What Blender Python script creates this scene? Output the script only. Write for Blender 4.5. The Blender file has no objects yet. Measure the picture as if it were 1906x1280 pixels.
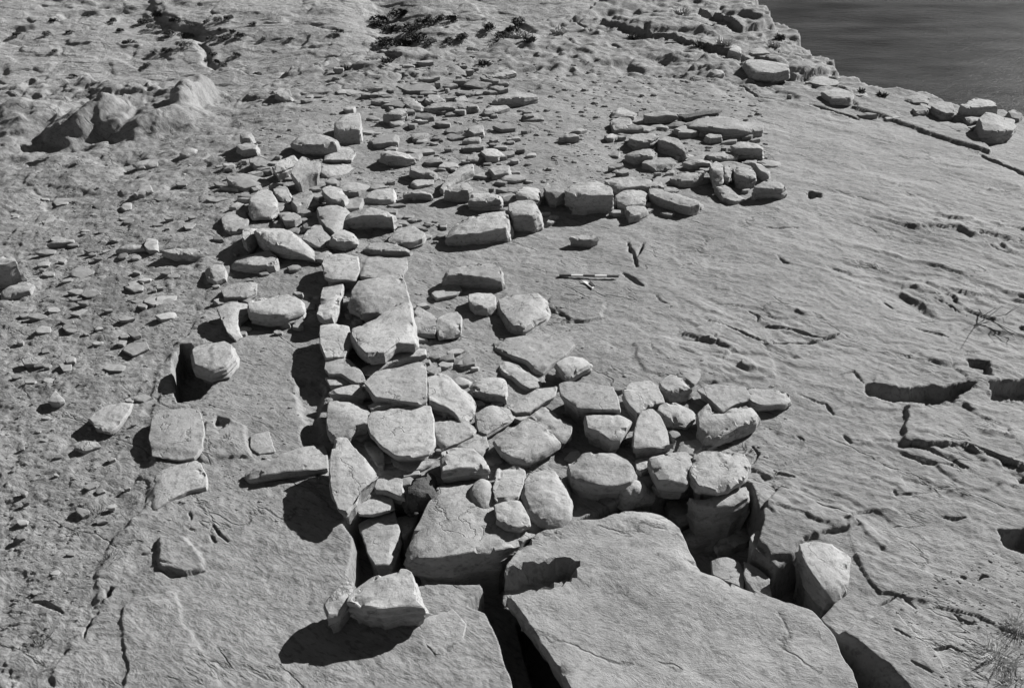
import bpy, math, random
import numpy as np
from mathutils import Vector
from mathutils.geometry import delaunay_2d_cdt
sc = bpy.context.scene
col = sc.collection
R = math.radians
# ------------------------------------------------------------------ camera
W, H, F, PITCH, CAMH = 1906.0, 1280.0, 1600.0, R(33), 3.5
cam_d = bpy.data.cameras.new('camera'); cam = bpy.data.objects.new('camera', cam_d); col.objects.link(cam)
cam.location = (0, 0, CAMH); cam.rotation_euler = (R(90) - PITCH, 0, 0)
cam_d.sensor_width = 36; cam_d.lens = F / W * 36; cam_d.clip_start = 0.05; cam_d.clip_end = 3000
sc.camera = cam
# ------------------------------------------------------------------ light
SUN_EL, SUN_AZ = R(30), math.atan2(0.79, 0.61)      # azimuth measured from +Y towards +X
w = bpy.data.worlds.new('World'); sc.world = w; w.use_nodes = True
nt = w.node_tree; nt.nodes.clear()
sky = nt.nodes.new('ShaderNodeTexSky'); sky.sky_type = 'NISHITA'; sky.sun_disc = False
sky.sun_elevation = SUN_EL; sky.sun_rotation = SUN_AZ; sky.air_density = 0.3; sky.dust_density = 0.1; sky.altitude = 1500
bw = nt.nodes.new('ShaderNodeRGBToBW'); bg = nt.nodes.new('ShaderNodeBackground'); wo = nt.nodes.new('ShaderNodeOutputWorld')
nt.links.new(sky.outputs[0], bw.inputs[0]); nt.links.new(bw.outputs[0], bg.inputs[0]); nt.links.new(bg.outputs[0], wo.inputs[0])
bg.inputs[1].default_value = 0.085
sd = bpy.data.lights.new('sun', 'SUN'); sd.energy = 5.0; sd.angle = R(0.53); sd.color = (1, 0.995, 0.985)
sun = bpy.data.objects.new('sun', sd); col.objects.link(sun)
svec = Vector((math.sin(SUN_AZ) * math.cos(SUN_EL), math.cos(SUN_AZ) * math.cos(SUN_EL), math.sin(SUN_EL)))
sun.rotation_euler = svec.to_track_quat('Z', 'Y').to_euler(); sun.location = svec * 50
sc.view_settings.view_transform = 'Standard'; sc.view_settings.look = 'None'
sc.view_settings.exposure = 1.2; sc.view_settings.gamma = 1.0
# ------------------------------------------------------------------ numpy noise
def _h(ix, iy, seed):
    n = (ix.astype(np.int64) * 374761393 + iy.astype(np.int64) * 668265263 + seed * 1442695041) & 0xffffffff
    n = ((n ^ (n >> 13)) * 1274126177) & 0xffffffff
    return ((n ^ (n >> 16)) & 0xffff) / 32767.5 - 1.0
def vn(x, y, seed=0):
    x = np.asarray(x, float); y = np.asarray(y, float)
    ix = np.floor(x); iy = np.floor(y); fx = x - ix; fy = y - iy
    fx = fx * fx * fx * (fx * (fx * 6 - 15) + 10); fy = fy * fy * fy * (fy * (fy * 6 - 15) + 10)
    a = _h(ix, iy, seed); b = _h(ix + 1, iy, seed); c = _h(ix, iy + 1, seed); d = _h(ix + 1, iy + 1, seed)
    return (a * (1 - fx) + b * fx) * (1 - fy) + (c * (1 - fx) + d * fx) * fy
def fbm(x, y, o=4, seed=0, g=0.5):
    s = 0; a = 1; t = 0
    for i in range(o):
        ca, sa = math.cos(0.6 * i + seed), math.sin(0.6 * i + seed)
        s = s + a * vn((x * ca - y * sa) * 2 ** i + 17.3 * i, (x * sa + y * ca) * 2 ** i - 9.1 * i, seed + i); t += a; a *= g
    return s / t
def fbma(x, y, o=4, seed=0, g=0.5):        # keeps its direction: for stretched bedding
    s = 0; a = 1; t = 0
    for i in range(o):
        s = s + a * vn(x * 2 ** i + 17.3 * i, y * 2 ** i - 9.1 * i, seed + i); t += a; a *= g
    return s / t
def cell(x, y, seed=0):                     # random value of the nearest of scattered points, and distance to the border
    x = np.asarray(x, float); y = np.asarray(y, float); ix = np.floor(x); iy = np.floor(y)
    d1 = np.full(x.shape, 9.0); d2 = np.full(x.shape, 9.0); v = np.zeros(x.shape)
    for i in (-1, 0, 1):
        for j in (-1, 0, 1):
            px_ = ix + i + 0.5 + 0.45 * _h(ix + i, iy + j, seed); py_ = iy + j + 0.5 + 0.45 * _h(ix + i, iy + j, seed + 7)
            d = np.hypot(x - px_, y - py_); r = _h(ix + i, iy + j, seed + 13); m = d < d1
            d2 = np.where(m, d1, np.minimum(d2, d)); v = np.where(m, r, v); d1 = np.where(m, d, d1)
    return v, d2 - d1
def sstep(a, b, x):
    t = np.clip((x - a) / (b - a), 0, 1); return t * t * (3 - 2 * t)
# ------------------------------------------------------------------ where things stand
def ray(u, v):
    cx = (u - W / 2) / F; cy = (H / 2 - v) / F
    return cx, math.cos(PITCH) + cy * math.sin(PITCH), -math.sin(PITCH) + cy * math.cos(PITCH)
def base(x, y):                             # the broad shape of the ridge top (metres)
    x = np.asarray(x, float); y = np.asarray(y, float)
    l = np.maximum(0, -1.55 - 0.05 * y - x); r = np.maximum(0, x - 2.6)
    z = -0.10 * (l - 0.5 * np.tanh(l * 2)) - 0.05 * r
    z = z + 0.05 * fbm(x * 0.45, y * 0.3, 2, 5) + 0.022 * fbm(x * 0.9, y * 0.9, 2, 3)
    return z
def onplane(u, v, z):
    dx, dy, dz = ray(u, v); t = (z - CAMH) / dz
    return dx * t, dy * t
def onground(u, v, up=0.0):
    z = 0.0
    for i in range(12):
        x, y = onplane(u, v, z + up); z = 0.5 * z + 0.5 * float(base(x, y))
    return x, y, z
def depth(x, y, z): return y * math.cos(PITCH) + (CAMH - z) * math.sin(PITCH)
def P(s): return [tuple(float(a) for a in q.split(',')) for q in s.split()]
def wpoly(s):
    return np.array([onground(u, v)[:2] for u, v in (P(s) if isinstance(s, str) else s)])
def sdist(X, Y, poly):                      # signed distance, negative inside
    d = np.full(X.shape, 1e9); ins = np.zeros(X.shape, bool); n = len(poly)
    for i in range(n):
        ax, ay = poly[i]; bx, by = poly[(i + 1) % n]; ex, ey = bx - ax, by - ay
        t = np.clip(((X - ax) * ex + (Y - ay) * ey) / (ex * ex + ey * ey + 1e-12), 0, 1)
        d = np.minimum(d, np.hypot(X - ax - t * ex, Y - ay - t * ey))
        c = ((ay > Y) != (by > Y)) & (X < ex * (Y - ay) / (ey + 1e-12) + ax); ins ^= c
    return np.where(ins, -d, d)
def ldist(X, Y, line):                      # distance to an open line, and the fraction along it
    d = np.full(X.shape, 1e9); al = np.zeros(X.shape); n = len(line) - 1
    for i in range(n):
        ax, ay = line[i]; bx, by = line[i + 1]; ex, ey = bx - ax, by - ay
        t = np.clip(((X - ax) * ex + (Y - ay) * ey) / (ex * ex + ey * ey + 1e-12), 0, 1)
        q = np.hypot(X - ax - t * ex, Y - ay - t * ey); m = q < d
        d = np.where(m, q, d); al = np.where(m, (i + t) / n, al)
    return d, al
# ------------------------------------------------------------------ materials
def rock_mat(name, lo, hi, scale=3.0, bump=0.35, stretch=(1, 1, 1), rot=0.0, objvar=0.0, fine=60.0, spots=0.25, grain=0.1, cracks=0.0, bdist=0.02):
    m = bpy.data.materials.new(name); m.use_nodes = True; t = m.node_tree; N = t.nodes; L = t.links; N.clear()
    out = N.new('ShaderNodeOutputMaterial'); bs = N.new('ShaderNodeBsdfPrincipled')
    bs.inputs['Roughness'].default_value = 0.93; bs.inputs['Specular IOR Level'].default_value = 0.15
    L.new(bs.outputs[0], out.inputs[0])
    tc = N.new('ShaderNodeTexCoord'); mp = N.new('ShaderNodeMapping'); mp.inputs['Scale'].default_value = stretch
    mr_ = N.new('ShaderNodeMapping'); mr_.inputs['Rotation'].default_value = (0, 0, rot); L.new(tc.outputs['Object'], mr_.inputs[0]); L.new(mr_.outputs[0], mp.inputs[0])
    vec = mp.outputs[0]
    oi = N.new('ShaderNodeObjectInfo')
    if objvar:
        ad = N.new('ShaderNodeVectorMath'); ad.operation = 'ADD'; L.new(vec, ad.inputs[0])
        sc_ = N.new('ShaderNodeVectorMath'); sc_.operation = 'SCALE'; cb = N.new('ShaderNodeCombineXYZ')
        for k in range(3): L.new(oi.outputs['Random'], cb.inputs[k])
        L.new(cb.outputs[0], sc_.inputs[0]); sc_.inputs['Scale'].default_value = 37.0
        L.new(sc_.outputs[0], ad.inputs[1]); vec = ad.outputs[0]
    def noise(s, det, rough=0.6, dist=0.0, v=None):
        n = N.new('ShaderNodeTexNoise'); n.inputs['Scale'].default_value = s; n.inputs['Detail'].default_value = det
        n.inputs['Roughness'].default_value = rough; n.inputs['Distortion'].default_value = dist
        L.new(v or vec, n.inputs['Vector']); return n.outputs['Fac']
    def math_(op, a, b):
        q = N.new('ShaderNodeMath'); q.operation = op
        for k, z in enumerate((a, b)):
            if isinstance(z, (int, float)): q.inputs[k].default_value = z
            else: L.new(z, q.inputs[k])
        return q.outputs[0]
    big = noise(scale, 6, 0.65, 0.4); med = noise(scale * 7, 5, 0.7, 0.2); fin = noise(fine, 4, 0.7)
    ramp = N.new('ShaderNodeMapRange'); ramp.inputs['From Min'].default_value = 0.3; ramp.inputs['From Max'].default_value = 0.7
    ramp.inputs['To Min'].default_value = lo; ramp.inputs['To Max'].default_value = hi
    mix = math_('ADD', math_('MULTIPLY', big, 0.6), math_('MULTIPLY', med, 0.4)); L.new(mix, ramp.inputs['Value'])
    v = math_('MULTIPLY', ramp.outputs[0], math_('ADD', math_('MULTIPLY', fin, 2 * grain), 1 - grain))
    pt = N.new('ShaderNodeMapRange'); pt.inputs['From Min'].default_value = 0.36; pt.inputs['From Max'].default_value = 0.46      # pits and lichen
    pt.inputs['To Min'].default_value = 1 - 0.9 * spots; pt.inputs['To Max'].default_value = 1.0
    L.new(noise(fine * 0.45, 3, 0.6, 0.3), pt.inputs['Value']); v = math_('MULTIPLY', v, pt.outputs[0])
    # weather stains: scattered darker specks
    sp = N.new('ShaderNodeMapRange'); sp.inputs['From Min'].default_value = 0.60; sp.inputs['From Max'].default_value = 0.72
    sp.inputs['To Min'].default_value = 1.0; sp.inputs['To Max'].default_value = 1 - spots
    L.new(noise(scale * 3.1, 5, 0.75, 0.5), sp.inputs['Value']); v = math_('MULTIPLY', v, sp.outputs[0])
    if objvar: v = math_('MULTIPLY', v, math_('ADD', math_('MULTIPLY', oi.outputs['Random'], 2 * objvar), 1 - objvar))
    ck = None
    if cracks:                                  # sparse hairline cracks running through the rock
        wv = N.new('ShaderNodeTexNoise'); wv.inputs['Scale'].default_value = 4.0; wv.inputs['Detail'].default_value = 5; L.new(vec, wv.inputs['Vector'])
        sc2 = N.new('ShaderNodeVectorMath'); sc2.operation = 'SCALE'; sc2.inputs['Scale'].default_value = 0.6; L.new(wv.outputs['Color'], sc2.inputs[0])
        ad2 = N.new('ShaderNodeVectorMath'); ad2.operation = 'ADD'; L.new(vec, ad2.inputs[0]); L.new(sc2.outputs[0], ad2.inputs[1])
        vo = N.new('ShaderNodeTexVoronoi'); vo.feature = 'DISTANCE_TO_EDGE'; vo.inputs['Scale'].default_value = cracks; L.new(ad2.outputs[0], vo.inputs['Vector'])
        ms = math_('MULTIPLY', math_('GREATER_THAN', noise(1.7, 2, 0.5), 0.5), 0.016)
        ck = N.new('ShaderNodeMapRange'); ck.inputs['From Min'].default_value = 0.0; ck.inputs['To Min'].default_value = 0.0; ck.inputs['To Max'].default_value = 1.0
        L.new(math_('ADD', ms, 0.0005), ck.inputs['From Max']); L.new(vo.outputs['Distance'], ck.inputs['Value']); ck = ck.outputs[0]
        v = math_('MULTIPLY', v, math_('ADD', math_('MULTIPLY', ck, 0.35), 0.65))
    cc = N.new('ShaderNodeCombineColor')
    for k in range(3): L.new(v, cc.inputs[k])
    L.new(cc.outputs[0], bs.inputs['Base Color'])
    b1 = N.new('ShaderNodeBump'); b1.inputs['Strength'].default_value = bump; b1.inputs['Distance'].default_value = bdist
    hh = math_('ADD', math_('MULTIPLY', noise(scale * 4, 8, 0.72, 0.5), 1.4), math_('MULTIPLY', fin, 0.4))
    if ck is not None: hh = math_('ADD', hh, math_('MULTIPLY', ck, 0.5))
    L.new(hh, b1.inputs['Height']); L.new(b1.outputs[0], bs.inputs['Normal'])
    return m
def flat_mat(name, c, rough=0.9, var=0.0, sc_=30):
    m = bpy.data.materials.new(name); m.use_nodes = True; t = m.node_tree; b = t.nodes['Principled BSDF']
    b.inputs['Roughness'].default_value = rough; b.inputs['Base Color'].default_value = (c, c, c, 1)
    n = t.nodes.new('ShaderNodeTexNoise'); n.inputs['Scale'].default_value = sc_; n.inputs['Detail'].default_value = 4
    mr = t.nodes.new('ShaderNodeMapRange'); mr.inputs['From Min'].default_value = 0.3; mr.inputs['From Max'].default_value = 0.7
    mr.inputs['To Min'].default_value = c * (1 - var); mr.inputs['To Max'].default_value = c * (1 + var)
    cc = t.nodes.new('ShaderNodeCombineColor'); t.links.new(n.outputs['Fac'], mr.inputs['Value'])
    for k in range(3): t.links.new(mr.outputs[0], cc.inputs[k])
    t.links.new(cc.outputs[0], b.inputs['Base Color']); return m
GROUND = rock_mat('bedrock', 0.115, 0.245, 0.9, 0.8, (1, 2.6, 1), R(32), 0, 45, 0.36, 0.22, 0.55)
STONE = rock_mat('sandstone', 0.18, 0.30, 2.6, 0.45, (1, 1, 1.6), 0, 0.13, 60, 0.32, 0.2, 2.0)
SLAB = rock_mat('slab_rock', 0.15, 0.26, 1.6, 0.6, (1, 1.5, 1), R(25), 0.03, 50, 0.32, 0.2, 0.5)
DARKST = rock_mat('varnished_rock', 0.04, 0.11, 6, 0.9, (1, 1, 1), 0, 0.1, 50, 0.3, 0.2)
HILL = rock_mat('hill_rock', 0.17, 0.27, 0.16, 0.8, (0.8, 1, 2), R(-12), 0, 4, 0.3, 0.16, 0, 0.25)
FLAKE = rock_mat('flake_rock', 0.15, 0.26, 4, 0.3, (1, 1, 1), 0, 0.25, 50, 0.2, 0.1)
# ------------------------------------------------------------------ object helpers
def link(name, verts, faces, m, smooth=None, loc=None, parent=None):
    me = bpy.data.meshes.new(name); me.from_pydata([tuple(v) for v in verts], [], faces); me.update()
    if smooth is not None:
        me.polygons.foreach_set('use_smooth', [True] * len(me.polygons)); me.set_sharp_from_angle(angle=R(smooth))
    me.materials.append(m); o = bpy.data.objects.new(name, me); col.objects.link(o)
    if loc is not None: o.location = loc
    if parent is not None: o.parent = parent
    return o
def tag(o, label=None, cat=None, group=None, kind=None):
    for k, v in (('label', label), ('category', cat), ('group', group), ('kind', kind)):
        if v: o[k] = v
    return o
def big_grid(name, X, Y, Z, m, smooth=60):
    n, k = X.shape; me = bpy.data.meshes.new(name)
    co = np.stack([X, Y, Z], -1).reshape(-1, 3).astype(np.float32)
    i = np.arange(n * k).reshape(n, k); q = np.stack([i[:-1, :-1], i[:-1, 1:], i[1:, 1:], i[1:, :-1]], -1).reshape(-1, 4)
    me.vertices.add(len(co)); me.vertices.foreach_set('co', co.ravel())
    me.loops.add(q.size); me.loops.foreach_set('vertex_index', q.ravel().astype(np.int32))
    me.polygons.add(len(q)); me.polygons.foreach_set('loop_start', (np.arange(len(q)) * 4).astype(np.int32))
    me.update(calc_edges=True); me.polygons.foreach_set('use_smooth', np.ones(len(q), bool))
    me.materials.append(m); o = bpy.data.objects.new(name, me); col.objects.link(o); return o
# ================================================================== THE GROUND
EDGE_R = wpoly("1385,-60 1392,5 1400,28 1440,55 1475,75 1500,90 1540,115 1562,142 1620,162 1700,178 1780,196 1870,206 1906,222 2060,262 2400,330")
EDGE_L = wpoly("-700,205 -100,165 22,152 130,152 260,160 330,176 395,190 430,190 470,163 560,125 640,90 700,96 800,98 900,96 950,86 1000,55 1080,34 1120,5 1150,-60")
ridge = np.concatenate([EDGE_L, EDGE_R, np.array([[14.0, 0.2], [-12.0, 0.2]])])
# deep gaps between the slabs: outline in the ground, depth, wall width
PITS = [
 ("634,972 656,1002 646,1068 664,1092 700,1100 784,1090 840,1086 893,1084 898,1092 868,1126 902,1138 926,1190 958,1300 1100,1300 1090,1160 1100,1010 1010,940 820,900 740,915 700,915 655,945", 0.36, 0.03),
 ("1020,990 960,1080 1020,1300 1200,1310 1712,1310 1650,1250 1600,1206 1560,1182 1527,1152 1552,1126 1575,1108 1565,1060 1495,1020 1478,1034 1445,1052 1424,1036 1405,1022 1422,975 1400,900 1300,880 1240,890", 0.34, 0.03),
 ("318,668 336,640 356,640 378,668 412,690 402,712 372,742 330,750 320,720", 0.30, 0.02),
 ("1607,712 1640,714 1690,722 1745,720 1790,712 1822,716 1795,736 1755,752 1728,758 1690,750 1650,744 1618,738", 0.12, 0.03),
 ("1832,712 1910,702 1990,706 1985,752 1910,752 1870,748 1842,744", 0.16, 0.02),
 ("1795,668 1845,672 1852,706 1822,700", 0.07, 0.03),
 ("1858,988 1910,978 1960,985 1960,1024 1900,1022 1880,1018", 0.15, 0.02),
 ("1884,884 1912,880 1920,902 1896,902", 0.08, 0.02),
 ("548,700 606,700 606,905 590,905 560,860", 0.04, 0.05),
 ("395,764 408,768 420,786 410,796 395,790", 0.06, 0.015),
 ("30,268 75,270 70,278 40,282", 0.18, 0.04),
 ("42,302 96,300 92,308 60,316", 0.2, 0.04),
 ("1496,359 1508,356 1527,359 1527,368 1508,371", 0.14, 0.02),
 ("1010,690 1040,700 1060,702 1045,716 1010,716", 0.05, 0.02),
 ("1800,276 1850,296 1906,322 1906,328 1840,300", 0.08, 0.03),
 ("188,1122 192,1100 206,1088 216,1092 204,1112", 0.06, 0.015),
]
# cracks, ledge lines and one cast shadow carved as a groove: line, half width in metres, depth
CR = [
 ("1168,450 1174,464 1181,474 1185,496",0.016,.06), ("1198,452 1190,470 1182,480",0.012,.05), ("1160,508 1178,520 1196,532",0.016,.05),
 ("1040,546 1064,550 1088,560",0.008,.03), ("1418,422 1440,425 1486,424",0.012,.04),
 ("1311,598 1348,607 1372,618 1393,629 1424,637",0.008,.035), ("1424,608 1450,612 1477,617 1511,628 1540,630 1560,622",0.014,.05),
 ("1431,642 1470,641 1500,640 1553,630",0.009,.035), ("1332,565 1360,567 1386,571",0.005,.02), ("1222,550 1230,560 1248,572",0.007,.03),
 ("1329,627 1332,640 1338,653",0.005,.02), ("1395,580 1412,590 1412,600",0.009,.03), ("1447,475 1460,487 1475,492",0.008,.03),
 ("1542,500 1560,503 1575,508",0.006,.03), ("1485,733 1512,744 1538,750 1550,762",0.006,.03), ("1540,755 1552,768",0.009,.03),
 ("1570,810 1582,826",0.012,.05), ("1482,812 1496,820",0.006,.03), ("1664,912 1668,922 1700,920 1730,915",0.006,.025), ("1750,963 1775,966 1796,963",0.009,.035),
 ("1632,1128 1650,1120 1668,1108",0.007,.03), ("1682,1112 1692,1120 1704,1132",0.007,.03), ("1775,1143 1790,1153 1810,1160",0.008,.035), ("1720,1212 1745,1208 1768,1203 1790,1212",0.007,.03),
 ("1820,1078 1830,1070 1840,1072",0.008,.03), ("1785,1072 1798,1078",0.005,.03), ("1435,888 1450,880 1478,888",0.010,.04), ("1510,930 1530,942 1560,952 1600,976",0.007,.03),
 ("1660,1180 1690,1195",0.006,.025), ("1730,555 1770,575 1800,590",0.006,.03), ("1700,610 1740,620 1765,628",0.008,.03), ("1640,560 1680,590",0.006,.03),
 ("1790,830 1830,845 1870,862 1906,870",0.010,.05), ("1690,830 1730,840 1790,868",0.009,.04), ("1680,845 1720,862 1800,872",0.008,.04), ("1830,450 1860,465 1906,480",0.008,.03),
 ("300,1062 320,1072 345,1071 385,1060",0.007,.03), ("290,1050 320,1055",0.005,.02), ("395,975 405,990 422,1008",0.007,.035), ("390,994 400,1010",0.006,.03), ("352,950 356,965",0.006,.03), ("345,978 362,986",0.005,.02),
 ("155,1186 158,1166 172,1146",0.007,.03), ("50,1122 80,1120 105,1128 118,1138",0.010,.04), ("260,1030 274,1028",0.006,.03), ("1030,575 1050,590",0.006,.03), ("1035,596 1060,600 1090,602 1125,592",0.006,.03),
 ("1260,495 1300,490",0.004,.02), ("1245,468 1275,472",0.005,.02), ("1860,145 1890,150",0.01,.05), ("1760,540 1800,545 1850,560",0.006,.03),
 ("1560,700 1590,690 1607,712",0.008,.03), ("1380,160 1410,180 1440,185",0.02,.08), ("1506,196 1560,210 1600,222",0.02,.08), 
 ("160,394 185,382 215,375 250,368",0.008,.05), ("215,464 260,468 310,468 340,462",0.008,.04), ("380,596 400,604",0.005,.02), ("1064,36 1100,60",0.02,.08),  # first groove here is carved in as the small upright stone's long shadow
 ("560,182 620,178 660,172",0.01,.05), ("1060,70 1120,72",0.03,.10), ("1135,80 1160,92",0.03,.1), ("1180,150 1220,160",0.012,.05), ("1210,640 1215,655",0.004,.02),
 ("1262,616 1300,610",0.004,.02), ("1320,840 1340,856 1380,860",0.006,.03), ("1400,830 1412,846 1402,866",0.006,.04), ("1690,1240 1730,1262",0.005,.02),
]
# low raised bedding layers whose broken edge faces the camera: outline, height
LAYERS = [
 ("1030,552 1090,556 1125,566 1122,590 1095,600 1060,598 1040,582 1022,570",0.02), ("1180,640 1340,605 1424,636 1440,700 1300,715 1200,690",0.012),
 ("1690,760 1906,752 1980,860 1906,872 1790,830 1680,830",0.035), ("1450,905 1600,976 1500,1010 1470,1035 1430,1040 1410,1000 1420,940",0.03),
 ("380,780 450,792 470,850 375,862",0.015), ("300,1002 345,1000 385,1040 385,1060 345,1071 300,1062",0.03), ("232,1190 238,1130 330,1100 342,1160 400,1240 420,1300 236,1300",0.012),
 ("1560,1180 1660,1150 1720,1200 1770,1300 1700,1300 1650,1245",0.04), ("1120,45 1240,28 1420,60 1560,140 1480,150 1330,100",0.10), ("1300,30 1420,20 1440,60 1380,70",0.12),
 ("1540,152 1640,168 1760,200 1850,290 1700,240 1600,205",0.04),
]
OUTCROPS = [(165, 232, 0.6, 0.8, 0.2), (205, 235, 0.4, 0.6, 0.13), (285, 230, 0.8, 0.6, 0.12), (362, 196, 0.25, 0.5, 0.22), (70, 225, 0.7, 0.7, 0.12), (20, 215, .6, .6, .1)]
def ground_height(X, Y, fine=True):
    Z = base(X, Y).copy()
    sR = np.clip((X - 0.3) / 1.2, 0, 1)                       # right: bedding runs obliquely; left: near level
    a = 0.56; U = X * math.cos(a) - Y * math.sin(a); V = X * math.sin(a) + Y * math.cos(a)
    bed = fbma(U * 0.9 + 0.2 * fbm(X, Y, 2, 8), V * 5.0, 5, 11, 0.62)
    rough = 0.35 + 0.9 * sstep(1.6, 3.6, X + 0.25 * fbm(X * 0.7, Y * 0.7, 2, 21) * 3)
    rm = np.zeros(X.shape)
    for u, v, r in ((1800, 560, 1.3), (1740, 860, .7), (1850, 860, .6), (1480, 620, .8), (1340, 650, .6), (1750, 700, .8), (1880, 450, 1.6), (1450, 900, .5), (1500, 940, .5), (1300, 120, 2.2), (1600, 1050, .3), (1800, 1180, .4)):
        x0, y0, _ = onground(u, v); rm = np.maximum(rm, np.exp(-((X - x0) ** 2 + (Y - y0) ** 2) / (r * r)))
    rm = np.clip(0.14 + rm * (0.9 + 0.5 * fbm(X * 1.5, Y * 1.5, 3, 19)), 0, 1.3) * sR
    wU = U + 0.30 * fbm(X * 0.8, Y * 0.8, 3, 23); wV = V + 0.22 * fbm(X * 0.9 + 5, Y * 0.9, 4, 27, 0.6)
    Z += rm * (0.010 * fbma(wU * 1.6, wV * 4.5, 5, 15, 0.62) + 0.007 * fbma(wU * 8, wV * 18, 3, 17, 0.6))
    for fq, am, th, sd2 in ((2.1, 0.026, 0.16, 301), (5.0, 0.013, 0.16, 311), (10.0, 0.007, 0.15, 321)):
        t = wV * fq + 0.9 * fbm(X * 1.4, Y * 1.4, 4, sd2, 0.62) + 0.25 * fbm(X * 9, Y * 9, 3, sd2 + 1); fr = t - np.floor(t)
        mk = sstep(th, th + 0.25, fbma(wU * 0.9, wV * 2.6, 3, sd2 + 3) + 0.45 * (rm - 0.6))
        Z += am * rm * mk * sstep(0.0, 0.07, fr) * (1 - fr)
    cv, ce = cell(wU * 1.8 + 0.3 * fbm(X * 3, Y * 3, 3, 41), wV * 4.5 + 0.4 * fbm(X * 3 + 9, Y * 3, 3, 43), 5)
    Z += 0.016 * rm * cv * sstep(0.0, 0.05, ce) * (fbm(X * 0.8, Y * 0.8, 2, 45) > -0.05)
    # left: weathered, pebbly
    bl = fbma(X * 2.2 + 0.4 * Y, Y * 5.5, 5, 41, 0.62)
    Z += (1 - sR) * 0.009 * bl
    tl = bl * 3.4 + fbm(X * 1.7, Y * 1.7, 3, 51); fl = tl - np.floor(tl)
    left = sstep(-1.3, -2.2, X + 0.16 * Y * 0.6)
    Z += left * 0.008 * (np.floor(tl) + sstep(0.0, 0.15, fl) - tl * 0.7)
    Z += 0.012 * fbm(X * 7, Y * 7, 3, 61) * (0.7 + 0.6 * left)
    Z += 0.0016 * fbm(X * 60, Y * 60, 2, 73) + 0.0044 * fbm(X * 24, Y * 26, 3, 71)
    far = sstep(10.5, 13, Y)
    c1, e1_ = cell(X * 1.1 + 0.4 * fbm(X * 2, Y * 2, 3, 47), Y * 1.5, 9); c2, e2_ = cell(X * 3.2 + 0.3 * fbm(X * 4, Y * 4, 2, 49), Y * 4.5, 11)
    left2 = sstep(-1.6, -3.4, X) * sstep(5.5, 8.5, Y)
    Z += np.maximum(far, left2 * 0.35) * (0.05 * c1 * sstep(0, 0.12, e1_) + 0.022 * c2 * sstep(0, 0.12, e2_)) + left * 0.006 * c2 * sstep(0, 0.1, e2_)
    Z += far * (0.10 * fbm(X * 1.1, Y * 0.9, 4, 81, 0.6) + 0.05 * np.abs(fbm(X * 3, Y * 2.4, 3, 83)))
    edge_l = sstep(-2.6, -5.0, X) * sstep(8, 10, Y); Z += edge_l * 0.16 * fbm(X * 0.9, Y * 0.8, 4, 91, 0.6)
    for u, v, rx, ry, hh in OUTCROPS:
        x0, y0, _ = onground(u, v); q = np.hypot((X - x0) / rx, (Y - y0) / ry) + 0.30 * fbm(X * 1.4, Y * 1.4, 3, 95)
        Z += hh * sstep(1.15, 0.35, q) + 0.25 * hh * sstep(1.0, 0.9, q)
    wob = 0.03 * fbm(X * 5, Y * 5, 4, 101, 0.6)
    for s, dz in LAYERS:
        p = wpoly(s); m = (X > p[:, 0].min() - .5) & (X < p[:, 0].max() + .5) & (Y > p[:, 1].min() - .5) & (Y < p[:, 1].max() + .5)
        if not m.any(): continue
        d = sdist(X[m], Y[m], p) + 1.6 * wob[m]; Z[m] += dz * sstep(0.012, -0.012, d)
    p = wpoly("520,500 400,480 385,560 350,620 300,700 285,760 270,840 255,930 215,990 190,1080 150,1160 100,1230 60,1300 -900,1300 -900,480 100,380 400,420")
    d = sdist(X, Y, p) + 3.5 * wob + 0.05 * fbm(X * 1.7, Y * 1.7, 3, 131); Z -= 0.014 * sstep(0.03, -0.02, d) * sstep(8.4, 6.4, Y)
    for s, hw, dep in CR:
        p = wpoly(s); m = (X > p[:, 0].min() - .15) & (X < p[:, 0].max() + .15) & (Y > p[:, 1].min() - .15) & (Y < p[:, 1].max() + .15)
        if not m.any(): continue
        d, al = ldist(X[m] + 0.4 * wob[m], Y[m] + 0.4 * wob[m], p)
        wd = hw * (0.35 + 0.65 * np.sin(np.pi * np.clip(al, 0.04, 0.96))) * (1 + 0.5 * fbm(X[m] * 14, Y[m] * 14, 2, 111))
        Z[m] -= dep * sstep(wd * 1.4, wd * 0.5, d)
    for s, dep, wl in PITS:
        p = wpoly(s); m = (X > p[:, 0].min() - .3) & (X < p[:, 0].max() + .3) & (Y > p[:, 1].min() - .3) & (Y < p[:, 1].max() + .3)
        if not m.any(): continue
        d = sdist(X[m], Y[m], p) + (0.45 if dep > 0.25 else 1.7) * wob[m]; Z[m] -= dep * (0.85 * sstep(0.0, -wl, d) + 0.15 * sstep(0, -0.25, d))
    dr = sdist(X, Y, ridge) + 0.5 * fbm(X * 0.9, Y * 0.9, 4, 121, 0.6)
    out = np.maximum(0, dr)
    Z -= np.minimum(out * 1.6 + 0.25 * sstep(0, 0.15, out), 19.0)
    return Z
NY, NX = 1250, 1150
yy = 0.35 * np.power(30.0 / 0.35, np.linspace(0, 1, NY) ** 0.80)
yy = np.concatenate([np.linspace(0.35, 1.9, 60), 1.9 * np.power(32 / 1.9, np.linspace(0, 1, NY))[1:]])
tt = np.linspace(-1.05, 1.05, NX)
Yg, Tg = np.meshgrid(yy, tt, indexing='ij'); Xg = Tg * (Yg * 0.83 + 1.25)
Zg = ground_height(Xg, Yg)
tag(big_grid('ground', Xg, Yg, Zg, GROUND), 'weathered pale sandstone ridge top under the fallen walls', None, None, 'structure')
gl = Zg
def gz(x, y):                                # height of the finished ground
    i = int(np.clip(np.searchsorted(yy, y) - 1, 0, len(yy) - 2)); t = x / (y * 0.83 + 1.25)
    j = int(np.clip(np.searchsorted(tt, t) - 1, 0, NX - 2)); return float(Zg[i, j])
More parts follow.
